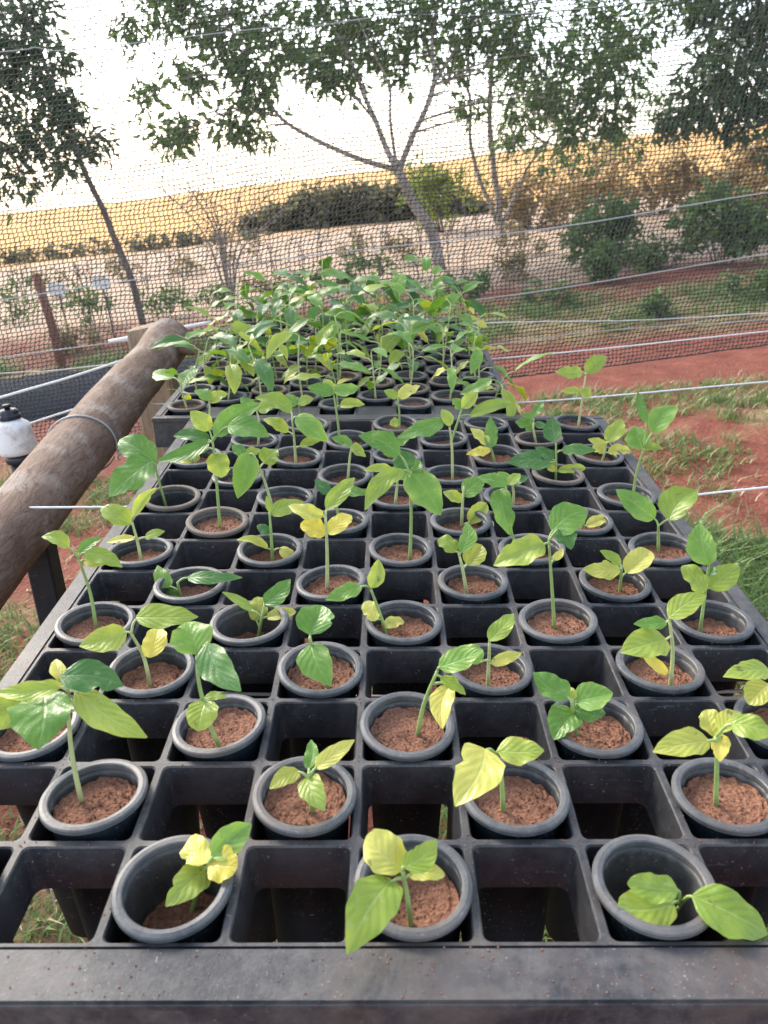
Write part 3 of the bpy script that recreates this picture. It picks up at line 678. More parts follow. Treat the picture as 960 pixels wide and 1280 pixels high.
for k, j, p in far_pots:
    row = j + 1; nth = 9 - k
    place = 'far tray, %s column from the log, %s from the near tray' % (ORD[nth - 1], ORD[j])
    dep = rnd.uniform(.003, .008)
    make_pot(p[0], p[1], p[2] + .0006, dep, 'small round pot of ' + place, 'pots crowded in the far tray', True, False, rnd.random() < .3, 1.2)
    if rnd.random() < .07: continue
    rows = (p[1] - Y2) / (NR2 * P2Y)
    H = 1.12 * rnd.uniform(.045, .085) + .025 * rows + (.015 if 1 <= k <= 6 else 0)
    if k == 0: H *= .9
    org = V((p[0] + rnd.uniform(-.006, .006), p[1] + rnd.uniform(-.006, .006), p[2] - dep))
    nl = rnd.choice([4, 4, 5, 5, 6]) + (1 if rows > .4 else 0)
    grown(org, H, nl, rnd.uniform(.042, .064) + .004 * rows, ['g', 'g', 'l', 'g', 'l', 'd'] if rows < .5 else ['g', 'd', 'g', 'g', 'd'], 'leafy green seedling in ' + place, 'seedlings in the far tray', (rnd.uniform(-.014, .014), rnd.uniform(-.012, .008)))

# ------------------------------------------------------------------ bench: logs, legs, wires
LA, LB = atd(-2, 682, .95), atd(213, 424, 1.60)
LD = (LB - LA)
def log_geo(A, D, t0, t1, r, bend=0, seed=1, n=28, seg=150):
    pts, rads = [], []
    for i in range(seg + 1):
        t = t0 + (t1 - t0) * i / seg; p = A + D * t
        p = p + V((.006 * noise.noise((t * 2.3, seed, 0)), 0, .006 * noise.noise((t * 2.1, seed, 4)) + (bend * max(0, t - .86) * 3)))
        pts.append(p); rads.append(r * (1.0 + .05 * noise.noise((t * 4, seed, 8))) * (1.03 - .10 * max(0, t)))
    v, f = tube_geo(pts, rads, n)
    out = []
    for p in v:
        q = noise.noise((p.x * 18, p.y * 7, p.z * 18 + seed)) * .0035 + noise.noise((p.x * 60, p.y * 16, p.z * 60)) * .0016 + .006 * max(0, noise.noise((p.x * 9, p.y * 5.5, p.z * 9 + seed * 3)) - .28)
        t = (p - A).dot(D) / D.length_squared; ax = A + D * t; out.append(p + (p - ax).normalized() * q)
    return out, f, pts, rads
def make_log(A, D, t0, t1, r, label, seed, stub=None, bend=0):
    e = empty('support_log', A); tag(e, label, 'log')
    v, f, pts, rads = log_geo(A, D, t0, t1, r, bend, seed)
    link('trunk', local(mesh('trunk', v, f[:-2], True), A), M['log'], e)
    for i in (0, -1):
        ax = (D if i else -D).normalized(); ring = v[:28] if i == 0 else v[-28:]
        c = sum((V(x) for x in ring), V()) / 28
        vs = [c + ax * .012] + [c + (V(x) - c) * .55 + ax * .010 for x in ring] + [V(x) for x in ring]
        fs = [(0, 1 + k, 1 + (k + 1) % 28) for k in range(28)] + [(1 + k, 29 + k, 29 + (k + 1) % 28, 1 + (k + 1) % 28) for k in range(28)]
        link('cut_end', local(mesh('cut_end', vs, fs, True), A), M['log'], e)
    if stub:
        b, tp = stub
        s = link('branch_stub', local(tube('branch_stub', [b, b.lerp(tp, .5), tp], [.021, .0165, .0135], 14), A), M['log'], e)
        d = (tp - b).normalized()
        link('sawn_face', local(tube('sawn_face', [tp - d * .001, tp + d * .0015], [.0134, .0128], 14, False), A), M['log_cut'], s)
    return e
sb = atd(232, 431, 1.53)
make_log(LA, LD, -1.25, 1.0, .0445, 'thick weathered log with sawn branch stub beside the trays', 1, (sb - V((.02, 0, 0)), sb + V((.024, -.014, -.004))), .003)
RA = V((1.02, .3, .02)); make_log(RA, V((.04, .75, .05)), -1.3, 1.4, .045, 'weathered log on the grassy side holding the far ends of the wires', 5)

def upright(name, me_fn, loc, label, cat, mat, group=None):
    o = link(name, me_fn, mat); o.location = loc; tag(o, label, cat, group); return o
def post_mesh(name, wx, wy, h, seed, sub=14, top_slope=.2):
    vs, fs = [], []; g = random.Random(seed)
    prof = [(-.5, -.42), (-.42, -.5), (.42, -.5), (.5, -.42), (.5, .42), (.42, .5), (-.42, .5), (-.5, .42)]
    for i in range(sub + 1):
        z = h * i / sub
        for x, y in prof:
            k = 1 + .05 * noise.noise((x * 3, y * 3 + seed, z * 5))
            zz = z + (top_slope * wx * (x) if i == sub else 0); vs.append((x * wx * k, y * wy * k, zz))
    for i in range(sub):
        for k in range(8):
            a = i * 8 + k; b = i * 8 + (k + 1) % 8; fs.append((a, b, b + 8, a + 8))
    fs.append(tuple(range(8))[::-1]); fs.append(tuple(sub * 8 + k for k in range(8)))
    return mesh(name, vs, fs)
pp = atd(186, 407, 1.66); g0 = gz(pp.x, pp.y) - .12
upright('wooden_post', post_mesh('wooden_post', .082, .05, pp.z - g0, 3), V((pp.x, pp.y, g0)), 'sawn yellowish wooden post standing against the log end', 'post', M['post'])
lp = LA + LD * .08; g0 = gz(lp.x, lp.y) - .1
bl = post_mesh('bench_leg', .034, .03, lp.z - .03 - g0, 9, 10, 0)
upright('bench_leg', bl, V((lp.x + .012, lp.y + .01, g0)), 'flat black leg under the middle of the weathered log', 'leg', M['blackpaint'])
for i, t in enumerate((-.9, 1.2)):
    q = RA + V((.04, .75, .05)) * t; g1 = gz(q.x, q.y) - .1
    upright('wooden_post', post_mesh('wooden_post', .08, .06, q.z - .035 - g1, 20 + i), V((q.x, q.y, g1)), 'squared wooden post under the grassy side log, at its %s end' % ('wide-rim' if i == 0 else 'net'), 'post', M['post'], 'posts under the grassy side log')

def wire(name, pts, r, label, mat='wire', group=None, n=6, cat='wire', sub=6):
    path = smooth_path(pts, sub); org = V(pts[0])
    o = link(name, local(tube(name, path, [r] * len(path), n), org), M[mat]); o.location = org
    tag(o, label, cat, group); return o
ZW = -.0565
for i, (a, m_, bpx) in enumerate((((0, 846), None, (960, 862)), ((62, 635), (140, 633), (960, 609)), ((180, 500), (218, 504), (960, 477)), ((225, 437), None, (960, 414)))):
    zt = [-.048, -.046, -.050, -.046][i]
    yy = onz(*((300, 868), (140, 634), (218, 505), (640, 447))[i], zt).y
    t = (yy - LA.y) / LD.y; lc = LA + LD * t; dz = max(-.03, min(.036, zt - lc.z)); L0 = V((lc.x + math.sqrt(.0445 ** 2 - dz * dz) - .004, yy, lc.z + dz))
    pts = [L0, V((-.25, yy, zt)), V((.0, yy, zt - .003)), V((.24, yy, zt))]
    yr = aty(*bpx, yy) if i else V((.42, yy, zt + .014)); pts += [yr]
    d = (yr - pts[-2]).normalized(); tt = (.985 - yr.x) / d.x; pts.append(yr + d * tt)
    wire('support_wire', pts, .0014, 'taut white wire under the trays, %s counted from the wide tray rim' % ORD[i], group='wires carrying the trays')

# tie wire looped round the log
tc = LA + LD * .36; ax = LD.normalized(); s1 = V((0, 0, 1)); s1 = (s1 - ax * s1.dot(ax)).normalized(); s2 = ax.cross(s1)
lpnts = [tc + (s1 * math.cos(a) + s2 * math.sin(a)) * .0485 + ax * (.012 * math.sin(a)) for a in [2 * math.pi * k / 24 for k in range(24)]]
best = max(range(24), key=lambda k: -((lpnts[k] - (tc + V((.05, -.01, -.02)))).length))
lpnts = lpnts[best:] + lpnts[:best]
tw = [lpnts[-1] + V((.004 + .002 * math.cos(k * 1.8), -.001 * k, -.002 * k + .002 * math.sin(k * 1.8))) for k in range(1, 9)]
wire('tie_wire', lpnts + tw, .0014, 'thin wire looped and twisted around the weathered log', 'wire_grey', cat='wire', sub=3)

# ropes running off to the left of the post
wire('white_cord', [atd(158, 449, 1.63), atd(80, 474, 1.62), atd(0, 497, 1.60), atd(-260, 575, 1.55)], .0027, 'thick white cord tied to the wooden post above the bottle', 'wire', cat='cord')
wire('grey_cord', [atd(152, 456, 1.72), atd(125, 457, 1.78), atd(60, 464, 1.85), atd(0, 467, 1.9), atd(-260, 486, 2.0)], .0018, 'thin slack grey cord behind the thick white cord', 'wire_grey', cat='cord')
wire('white_cord', [atd(150, 495, 1.66), atd(85, 514, 1.66), atd(0, 542, 1.66), atd(-260, 630, 1.6)], .0024, 'white cord passing behind the white bottle below the thick cord', 'wire', cat='cord')
wire('pvc_pipe', [atd(136, 427, 1.80), atd(200, 415, 1.80), atd(264, 403, 1.80)], .0045, 'white plastic pipe behind the log end and wooden post', 'white', cat='pipe', n=12)

# bottle on a standpipe
bp = atd(24, 566, 1.55); be = empty('bottle', bp); tag(be, 'white plastic bottle with black knobbed cap behind the log', 'bottle')
be.rotation_euler = (R(-4), R(-5), 0); be.scale = (.9, .9, .9)
link('body', lathe('body', [(0, 0), (.036, 0), (.0395, .003), (.041, .012), (.040, .032), (.0385, .046), (.0385, .055), (.036, .064), (.026, .072), (.021, .076), (0, .076)], 36), M['stained'], be)
cp = link('cap', lathe('cap', [(0, .0762), (.0235, .0762), (.0245, .078), (.0245, .084), (.022, .088), (.021, .094), (.017, .098), (0, .098)], 10, False), M['cap'], be)
link('knob', lathe('knob', [(0, .0982), (.006, .0982), (.0055, .102), (.009, .103), (.009, .108), (.007, .109), (0, .109)], 14), M['blackpaint'], cp)
link('base_ring', lathe('base_ring', [(0, -.020), (.029, -.020), (.031, -.016), (.031, -.0004), (0, -.0004)], 28), M['cap'], be)
g1 = gz(bp.x, bp.y) - .1
sp = link('standpipe', lathe('standpipe', [(0, g1 - bp.z), (.021, g1 - bp.z), (.021, -.0205), (0, -.0205)], 20), M['blackpaint']); sp.location = bp
tag(sp, 'dark pipe standing in the ground under the white bottle', 'pipe')

# ------------------------------------------------------------------ shade net and its line wires
NY0, NSL = 1.86, .10                      # plane y = NY0 + NSL * x
def onnet(px, py):
    r = ray(px, py); n = V((-NSL, 1, 0)); p0 = V((0, NY0, 0)); return CAM + r * ((p0 - CAM).dot(n) / r.dot(n))
b1, b2 = onnet(0, 568), onnet(960, 432); bs = (b2.z - b1.z) / (b2.x - b1.x)
def netbot(x): return b1.z + bs * (x - b1.x)
def shade_net():
    cw, ch = .0118, .0108; x0, x1, hgt = -2.3, 2.7, 1.75
    nx, nz = int((x1 - x0) / cw), int(hgt / ch)
    rg = np.random.RandomState(3); tilt = bs * .92
    gx = x0 + cw * np.arange(nx + 1)
    P = np.zeros((nz + 1, nx + 1, 3))
    for i in range(nz + 1):
        sag = .012 * np.sin(gx * 2.1 + i * .02) + .006 * np.sin(gx * 5.3 + i * .05)
        xx = gx + .10 * i * ch + .003 * np.sin(i * .9)
        P[i, :, 0] = xx
        P[i, :, 2] = netbot(gx) + i * ch + .004 * np.sin(gx * 9 + i * .07) * min(1, i / 20) + sag * .5
        P[i, :, 1] = NY0 + NSL * xx + .022 * np.sin(gx * 3.1 + .4) * np.sin(i * .035 + 1) + .010 * np.sin(gx * 8 + i * .06)
    P += rg.normal(0, .0009, P.shape) * np.array([1, .4, 1])
    segs = []
    A = P[:, :-1].reshape(-1, 3); B = P[:, 1:].reshape(-1, 3); segs.append((A, B, .00135))
    lo, hi = P[:-1], P[1:]
    A = lo[:, :-1].reshape(-1, 3); B = (hi[:, :-1] * .62 + hi[:, 1:] * .38).reshape(-1, 3); segs.append((A, B, .00115))
    A = P[0, :-1]; B = P[0, 1:]; segs.append((A, B, .0024))
    VV, FF, base = [], [], 0
    for A, B, r in segs:
        d = B - A; d /= np.linalg.norm(d, axis=1, keepdims=True)
        s = np.cross(d, [0, 1, 0]); s /= np.linalg.norm(s, axis=1, keepdims=True); o = np.cross(d, s)
        ring = [s * math.cos(a) + o * math.sin(a) for a in (0, 2.094, 4.189)]
        rr = r * rg.uniform(.75, 1.3, (len(A), 1))
        v = np.stack([A + q * rr for q in ring] + [B + q * rr for q in ring], 1).reshape(-1, 3); n = len(A)
        i0 = base + 6 * np.arange(n)[:, None]
        f = np.concatenate([i0 + np.array([[0, 1, 4, 3]]), i0 + np.array([[1, 2, 5, 4]]), i0 + np.array([[2, 0, 3, 5]])])
        VV.append(v); FF.append(f); base += 6 * n
    v = np.concatenate(VV).astype(np.float32); f = np.concatenate(FF).astype(np.int32)
    me = bpy.data.meshes.new('shade_net'); me.vertices.add(len(v)); me.vertices.foreach_set('co', v.ravel())
    me.loops.add(f.size); me.loops.foreach_set('vertex_index', f.ravel()); me.polygons.add(len(f))
    me.polygons.foreach_set('loop_start', np.arange(0, f.size, 4, dtype=np.int32)); me.update(calc_edges=True)
    o = link('shade_net', me, M['net']); tag(o, 'black knitted shade net hung like a wall behind the trays', 'net')
shade_net()
def netwire(pts, r, label, mat='wire', i=0):
    wire('net_wire', [onnet(*p) - V((0, .012, 0)) for p in pts], r, label, mat, 'wires stretched along the net', sub=5, cat='wire')
netwire([(-400, 100), (0, 66), (45, 60), (95, 63), (330, 36), (370, 37), (480, 21), (560, 19), (640, 19), (850, 0), (1300, -40)], .0012, 'highest wire across the shade net in front of the tree crowns', 'wire_grey')
netwire([(-300, 420), (300, 330), (560, 300), (720, 280), (860, 256), (960, 240), (1300, 190)], .0016, 'wire across the shade net in front of the shrubs', 'wire_grey')
netwire([(-300, 485), (200, 420), (560, 378), (720, 356), (960, 316), (1300, 262)], .0015, 'wire across the shade net above the green weed strip', 'wire_grey')
netwire([(560, 404), (660, 401), (800, 399), (960, 390), (1300, 372)], .0012, 'pale wire across the shade net over the green weed strip')
netwire([(540, 440), (640, 426), (745, 413), (850, 405), (960, 398), (1300, 366)], .0012, 'lowest thin wire across the shade net over the weeds', 'wire_grey')

# ------------------------------------------------------------------ vegetation beyond the net
def leaf_cloud(name, clusters, mat, per, size, parent, org, droop=.6, narrow=.32, seed=1, taper=True):
    """clusters: (centre, radius). Folded leaves, four triangles each, in drooping sprays."""
    g = np.random.RandomState(seed); VV, FF, b = [], [], 0
    for c, rad, dens in clusters:
        n = int(per * dens); ns = max(3, n // 9)
        sp = g.normal(0, 1, (ns, 3)); sp /= np.linalg.norm(sp, axis=1, keepdims=True); sp *= rad * g.uniform(.15, 1, (ns, 1)) ** .6
        sp[:, 2] *= .8
        which = g.randint(0, ns, n)
        pos = np.array(c) + sp[which] + g.normal(0, size * .42, (n, 3))
        out = sp[which] / rad * .5 + g.normal(0, .6, (n, 3)); out[:, 2] -= droop
        d = out / np.linalg.norm(out, axis=1, keepdims=True)
        s = np.cross(d, g.normal(0, 1, (n, 3))); s /= np.linalg.norm(s, axis=1, keepdims=True); nn = np.cross(s, d)
        L = size * g.uniform(.55, 1.25, (n, 1)); W = L * narrow * g.uniform(.7, 1.3, (n, 1)) * .5
        bend = -nn * L * g.uniform(0, .16, (n, 1))
        m = pos + d * L * .45
        v = np.stack([pos, m + s * W + nn * W * .35, m - s * W + nn * W * .35, m, pos + d * L + bend], 1).reshape(-1, 3)
        i0 = b + 5 * np.arange(n)[:, None]
        VV.append(v); FF.append(np.concatenate([i0 + np.array([[0, 1, 3]]), i0 + np.array([[0, 3, 2]]), i0 + np.array([[3, 1, 4]]), i0 + np.array([[3, 4, 2]])])); b += 5 * n
    v = np.concatenate(VV) - np.array(org); f = np.concatenate(FF).astype(np.int32)
    me = bpy.data.meshes.new(name); me.vertices.add(len(v)); me.vertices.foreach_set('co', v.astype(np.float32).ravel())
    me.loops.add(f.size); me.loops.foreach_set('vertex_index', f.ravel()); me.polygons.add(len(f))
    me.polygons.foreach_set('loop_start', np.arange(0, f.size, 3, dtype=np.int32)); me.update(calc_edges=True)
    o = link(name, me, mat, parent); return o
def limb(name, pts, r0, r1, parent, org, mat, n=9, wob=.03):
    path = smooth_path(pts, 5); k = len(path)
    path = [p + V((noise.noise(p * 2.3), noise.noise(p * 2.3 + V((9, 0, 0))), 0)) * wob * (0 if i in (0,) else 1) for i, p in enumerate(path)]
    return link(name, local(tube(name, path, [r0 + (r1 - r0) * (i / (k - 1)) ** .8 for i in range(k)], n), org), mat, parent)
def px_tree(name, label, base_px, depth, stems, clusters, mat, bark, per, size, seed, twigs=True, group=None, droop=.6):
    """stems: pixel polylines (with radius); clusters: (px, py, depth offset, radius px, density)"""
    bs_ = atd(*base_px, depth); gp = V((bs_.x, bs_.y, gz(bs_.x, bs_.y) - .05)); e = empty(name, gp); tag(e, label, 'tree', group)
    g = random.Random(seed); ends = []
    for i, (pl, r0, r1, dd) in enumerate(stems):
        pts = [atd(x, y, depth + dd * k / max(1, len(pl) - 1)) for k, (x, y) in enumerate(pl)]
        if i == 0: pts[0] = gp
        limb('trunk' if i == 0 else 'limb', pts, r0, r1, e, gp, bark); ends += smooth_path(pts, 4)
    cl = []
    for (x, y, dd, rp, dn) in clusters:
        c = atd(x, y, depth + dd); cl.append((tuple(c), rp * (depth + dd) / FPX, dn))
        if twigs:
            q = min(ends, key=lambda p: (p - c).length + .8 * max(0, p.z - c.z))
            mid = q.lerp(c, .5) + V((g.uniform(-.1, .1), g.uniform(-.1, .1), .12 * (c - q).length))
            limb('twig', [q, mid, c], .014 * depth / 8, .005 * depth / 8, e, gp, bark, 6, .02)
    o = leaf_cloud('crown', cl, mat, per, size, e, gp, droop, .34, seed); o['kind'] = 'stuff'
    return e

g = random.Random(11)
# the big spreading tree behind the middle of the net
main_cl = [(215, 12, 0, 34, 1), (258, 38, 0, 40, 1), (235, 95, .3, 26, .6), (205, 175, 0, 20, .35), (185, 118, .3, 18, .25), (232, 160, .2, 20, .4), (300, 25, .5, 50, 1.3), (300, 75, 0, 30, .7), (290, 150, 0, 26, .7), (322, 118, 0, 26, .7), (345, 62, .4, 46, 1.2), (400, 20, .3, 55, 1.5), (395, 85, 0, 34, .9), (450, 50, .5, 50, 1.3), (430, 100, .2, 24, .4), (505, 22, .2, 55, 1.5), (495, 85, .8, 30, .5), (560, 60, .6, 45, 1.0), (600, 20, 0, 55, 1.4), (655, 55, .3, 55, 1.5), (700, 105, .5, 52, 1.3), (660, 120, 1, 34, .7), (735, 50, .6, 55, 1.5), (760, 100, .2, 46, 1.2), (720, 160, .4, 26, .4), (800, 40, 1, 40, .9), (640, 175, 1, 18, .3), (590, 130, .6, 16, .25), (760, 150, .3, 26, .5), (160, 40, .4, 22, .35), (330, 170, .2, 12, .15)]
main_cl += [(g.uniform(120, 860), g.uniform(-330, -25), g.uniform(-.6, 1.6), g.uniform(48, 80), 1.5) for _ in range(22)]
px_tree('spreading_tree', 'spreading tree with forked pale trunk behind the shade net', (552, 338), 9.0,
        [([(552, 338), (540, 292), (515, 250), (497, 212)], 0.074, 0.057, 0), ([(497, 212), (455, 200), (400, 178), (350, 145), (318, 95), (290, 40), (270, -60)], 0.034, 0.012, .2),
         ([(497, 212), (475, 165), (452, 110), (430, 60), (400, 0), (380, -120)], 0.037, 0.015, .4), ([(500, 212), (520, 165), (543, 105), (540, 55), (555, -40), (560, -150)], 0.038, 0.018, .3),
         ([(498, 210), (488, 150), (485, 105), (470, 70), (445, 20)], 0.022, 0.008, -.2), ([(540, 110), (570, 60), (600, 20), (640, -60)], 0.025, 0.009, .6), ([(468, 150), (440, 118), (400, 98), (360, 70)], 0.019, 0.006, .5)],
        main_cl, M['fol_tree'], M['bark'], 265, .165, 21)
# second tree with two straight stems just right of it
px_tree('twin_stem_tree', 'tree with straight stems and reddish leaves beside the spreading tree', (630, 330), 10.5,
        [([(630, 330), (622, 250), (616, 190), (612, 120), (620, 40), (640, -100)], 0.049, 0.023, 0), ([(626, 290), (592, 200), (586, 120), (570, 60), (560, -80)], 0.032, 0.012, .3), ([(628, 280), (660, 210), (690, 170), (730, 120)], 0.026, 0.008, .4)],
        [(625, 90, 0, 26, .5), (655, 150, .2, 30, .6), (700, 185, .4, 34, .6), (740, 190, .8, 34, .6), (780, 175, .6, 34, .6), (820, 120, 1, 30, .5), (690, 130, .6, 40, .9), (620, 10, 0, 50, 1), (680, -40, 0, 60, 1.3), (600, -110, 0, 60, 1.3), (760, -60, 0, 60, 1.3), (660, -180, 0, 70, 1.4)], M['fol_tree'], M['bark'], 190, .13, 22)
# dark tree on the right
rcl = [(930, 30, 0, 50, 1.6), (905, 95, 0, 40, 1.3), (870, 140, 0, 30, .9), (840, 150, .2, 22, .6), (950, 120, .2, 46, 1.4), (890, 55, .3, 26, .7), (920, 155, 0, 28, .8), (975, 60, 0, 60, 1.6), (1000, 140, 0, 55, 1.5), (878, 10, 0, 22, .5), (985, 190, .3, 30, .7)]
rcl += [(g.uniform(880, 1250), g.uniform(-300, 120), g.uniform(-.5, 1), g.uniform(50, 75), 1.5) for _ in range(16)]
px_tree('dark_tree', 'dark dense tree at the right-hand end of the shade net', (1095, 330), 8.0,
        [([(1095, 330), (1085, 220), (1060, 120), (1040, 20), (1040, -120)], .12, .05, 0), ([(1070, 150), (1000, 80), (940, 50)], .05, .015, 0), ([(1075, 180), (1000, 150), (910, 110)], .04, .012, .1), ([(1060, 120), (1130, 40), (1160, -80)], .05, .02, .2)],
        rcl, M['fol_dark'], M['bark_dark'], 215, .13, 23)
# slim leaning tree on the left
lcl = [(20, 40, 0, 40, 1.2), (55, 70, 0, 36, 1.1), (35, 110, 0, 36, 1.0), (75, 120, 0, 24, .6), (85, 145, 0, 26, .8), (60, 175, 0, 38, 1.2), (112, 175, 0, 24, .7), (15, 170, 0, 34, 1.0), (85, 210, 0, 20, .5), (20, 225, 0, 26, .7), (-30, 90, 0, 55, 1.5), (-35, 190, 0, 45, 1.2), (40, 10, 0, 34, .8), (5, 75, 0, 30, .8)]
lcl += [(g.uniform(-220, 40), g.uniform(-260, 120), g.uniform(-.5, .5), g.uniform(40, 65), 1.3) for _ in range(12)]
px_tree('slim_tree', 'slim leaning tree with dark drooping leaves on the left', (178, 392), 7.6,
        [([(178, 392), (160, 340), (128, 262), (104, 205), (80, 140), (48, 60), (25, 0), (-10, -120)], .036, .018, 0), ([(80, 140), (40, 120), (-20, 100), (-90, 60)], .018, .007, 0), ([(104, 205), (60, 190), (10, 190)], .014, .006, 0)],
        lcl, M['fol_dark'], M['bark_dark'], 235, .125, 24)

def shrub(name, label, px, py, wpx, hpx, mat, per, size, seed, n=7, cat='shrub', group=None, depth=None):
    """base centre on the ground at the pixel; built at its own distance"""
    p = onground(px, py); dep = (p - CAM).dot(FW); s = dep / FPX
    e = empty(name, p); tag(e, label, cat, group); gg = random.Random(seed); cl = []
    W, H = wpx * s, hpx * s
    for i in range(n):
        a = gg.uniform(-.5, .5); h = gg.uniform(.18, .85) * (1 - .9 * a * a); q = p + V((a * W * .85, gg.uniform(-.3, .3) * W * .6, h * H)); r = min(W, H) * gg.uniform(.24, .38)
        cl.append((tuple(q), r, gg.uniform(.7, 1.3)))
        limb('stem', [p + V((a * W * .2, 0, -.03)), p.lerp(q, .5) + V((a * W * .15, 0, 0)), q], max(.004, .012 * H), .004, e, p, M['bark_dark'], 5, .01)
    o = leaf_cloud('foliage', cl, mat, per, size, e, p, .15, .45, seed); o['kind'] = 'stuff'
    return e
def bank(name, label, pts, hpx, mat, per, size, seed, n):
    """long low hedge along ground pixels"""
    a, b = onground(*pts[0]), onground(*pts[1]); s = (a.lerp(b, .5) - CAM).dot(FW) / FPX; H = hpx * s; gg = random.Random(seed); cl = []
    e = empty(name, a.lerp(b, .5)); tag(e, label, 'hedge')
    for i in range(n):
        t = (i + .5) / n; q = a.lerp(b, t); env = math.sin(math.pi * min(1, max(0, t))) ** .45
        q = q + (b - a).normalized() * gg.uniform(-.5, .5); cl.append((tuple(q + V((0, gg.uniform(-.3, .3), H * env * gg.uniform(.2, .6)))), H * .42 * env * gg.uniform(.7, 1.3), gg.uniform(.3, 1.3)))
        limb('stem', [q + V((0, 0, -.05)), q + V((.05, 0, H * .3)), q + V((0, 0, H * .5))], .02, .01, e, e.location, M['bark_dark'], 5, .02)
    o = leaf_cloud('foliage', cl, mat, per, size, e, e.location, .1, .5, seed); o['kind'] = 'stuff'
bank('hedge', 'rounded dark hedge at the edge of the golden field', ((325, 290), (575, 268)), 50, M['fol_hedge'], 230, .22, 31, 46)
bank('hedge', 'low sparse hedge at the left end of the golden field', ((-60, 337), (330, 298)), 15, M['fol_hedge'], 26, .20, 32, 46)
bank('hedge', 'low scrubby hedge behind the twin stem tree', ((590, 268), (1010, 222)), 24, M['fol_dry'], 150, .18, 33, 16)
M['fol_gold'] = foliage_mat('golden_shrub_leaves', (.26, .18, .085), (.42, .31, .16))
for i, (x, y, ww, hh, lb) in enumerate(((665, 285, 80, 75, 'beside the twin stem tree'), (735, 272, 100, 85, 'behind the blue-green shrub'), (820, 268, 110, 80, 'between the blue-green shrub and the dark tree'), (900, 262, 100, 90, 'under the dark tree'), (985, 258, 120, 85, 'past the tall green shrub'))):
    shrub('golden_shrub', 'dry golden-brown shrub ' + lb, x, y, ww, hh, M['fol_gold'], 150, .12, 90 + i, 8, 'shrub', 'golden shrubs along the field edge')
shrub('lime_shrub', 'bright yellow-green shrub in front of the spreading tree trunk', 557, 290, 90, 92, M['fol_lime'], 190, .10, 41, 8)
shrub('green_shrub', 'broad blue-green shrub beyond the net below the dark tree', 745, 332, 105, 78, M['fol_shrub'], 170, .10, 42, 8)
shrub('green_shrub', 'tall green shrub beyond the net beside the dark tree', 905, 330, 110, 92, M['fol_shrub'], 190, .10, 43, 8)
shrub('green_shrub', 'small round green shrub between the two larger shrubs', 828, 335, 60, 50, M['fol_shrub'], 110, .08, 44, 5)
shrub('green_shrub', 'low green shrub on the bare soil under the blue-green shrub', 775, 350, 70, 46, M['fol_shrub'], 110, .08, 45, 5)
WEEDS = ((655, 318, 60, 40, 'fol_dry', 'at the foot of the twin stem tree'), (465, 352, 80, 40, 'fol_shrub', 'behind the far tray, wider one'), (410, 358, 60, 28, 'fol_shrub', 'behind the far tray, low one'),
         (575, 372, 80, 36, 'fol_shrub', 'in front of the spreading tree trunk'), (255, 384, 70, 34, 'fol_shrub', 'at the foot of the bare bush'), (340, 372, 70, 40, 'fol_dry', 'between bare bush and far tray'),
         (205, 398, 50, 36, 'fol_shrub', 'right beside the slim leaning tree'), (120, 408, 46, 56, 'fol_shrub', 'between the two white markers'), (15, 404, 70, 66, 'fol_shrub', 'behind the reddish-brown stake'),
         (635, 350, 50, 36, 'fol_dry', 'under the lime shrub'), (930, 372, 80, 30, 'fol_shrub', 'at the foot of the tall green shrub'), (300, 330, 50, 50, 'fol_dry', 'behind the bare bush'),
         (160, 350, 60, 30, 'fol_dry', 'behind the slim leaning tree'), (60, 372, 60, 36, 'fol_dry', 'behind the white markers'), (430, 322, 60, 30, 'fol_dry', 'in front of the rounded hedge'),
         (505, 330, 50, 36, 'fol_dry', 'left of the spreading tree trunk'), (230, 345, 60, 30, 'fol_dry', 'on the pale field by the bare bush'), (690, 385, 80, 30, 'fol_shrub', 'on the weed strip by the far tray'),
         (100, 435, 60, 34, 'fol_dry', 'beside the black plastic film'), (830, 392, 70, 24, 'fol_shrub', 'on the weed strip under the small round shrub'))
for i, (x, y, ww, hh, m, lb) in enumerate(WEEDS):
    k_ = 'dry' if m == 'fol_dry' else 'green'
    shrub('weed_clump', 'loose %s weed clump %s' % (k_, lb), x, y, ww, hh, M[m], 48, .07, 60 + i, 6, 'weeds', k_ + ' weed clumps beyond the net')
# dead upright stalks standing in the pale field
for i in range(46):
    x = g.uniform(-20, 640); y = 400 - x * .085 - g.uniform(0, 60); p = onground(x, y); h = g.uniform(.25, .6)
    e = empty('dead_stalk', p); tag(e, 'thin dead weed stalk standing in the pale field beyond the net', 'stalk', 'dead stalks in the pale field')
    tp = p + V((g.uniform(-.12, .06), g.uniform(-.1, .1), h)); limb('stem', [p - V((0, 0, .05)), p.lerp(tp, .5), tp], .009, .004, e, p, M['bark_dark'], 5, .02)
    for k in range(3):
        q = p.lerp(tp, g.uniform(.4, .9)); limb('twig', [q, q + V((g.uniform(-.08, .08), 0, .05)), q + V((g.uniform(-.14, .14), g.uniform(-.1, .1), g.uniform(.06, .16)))], .005, .003, e, p, M['bark_dark'], 4, .01)

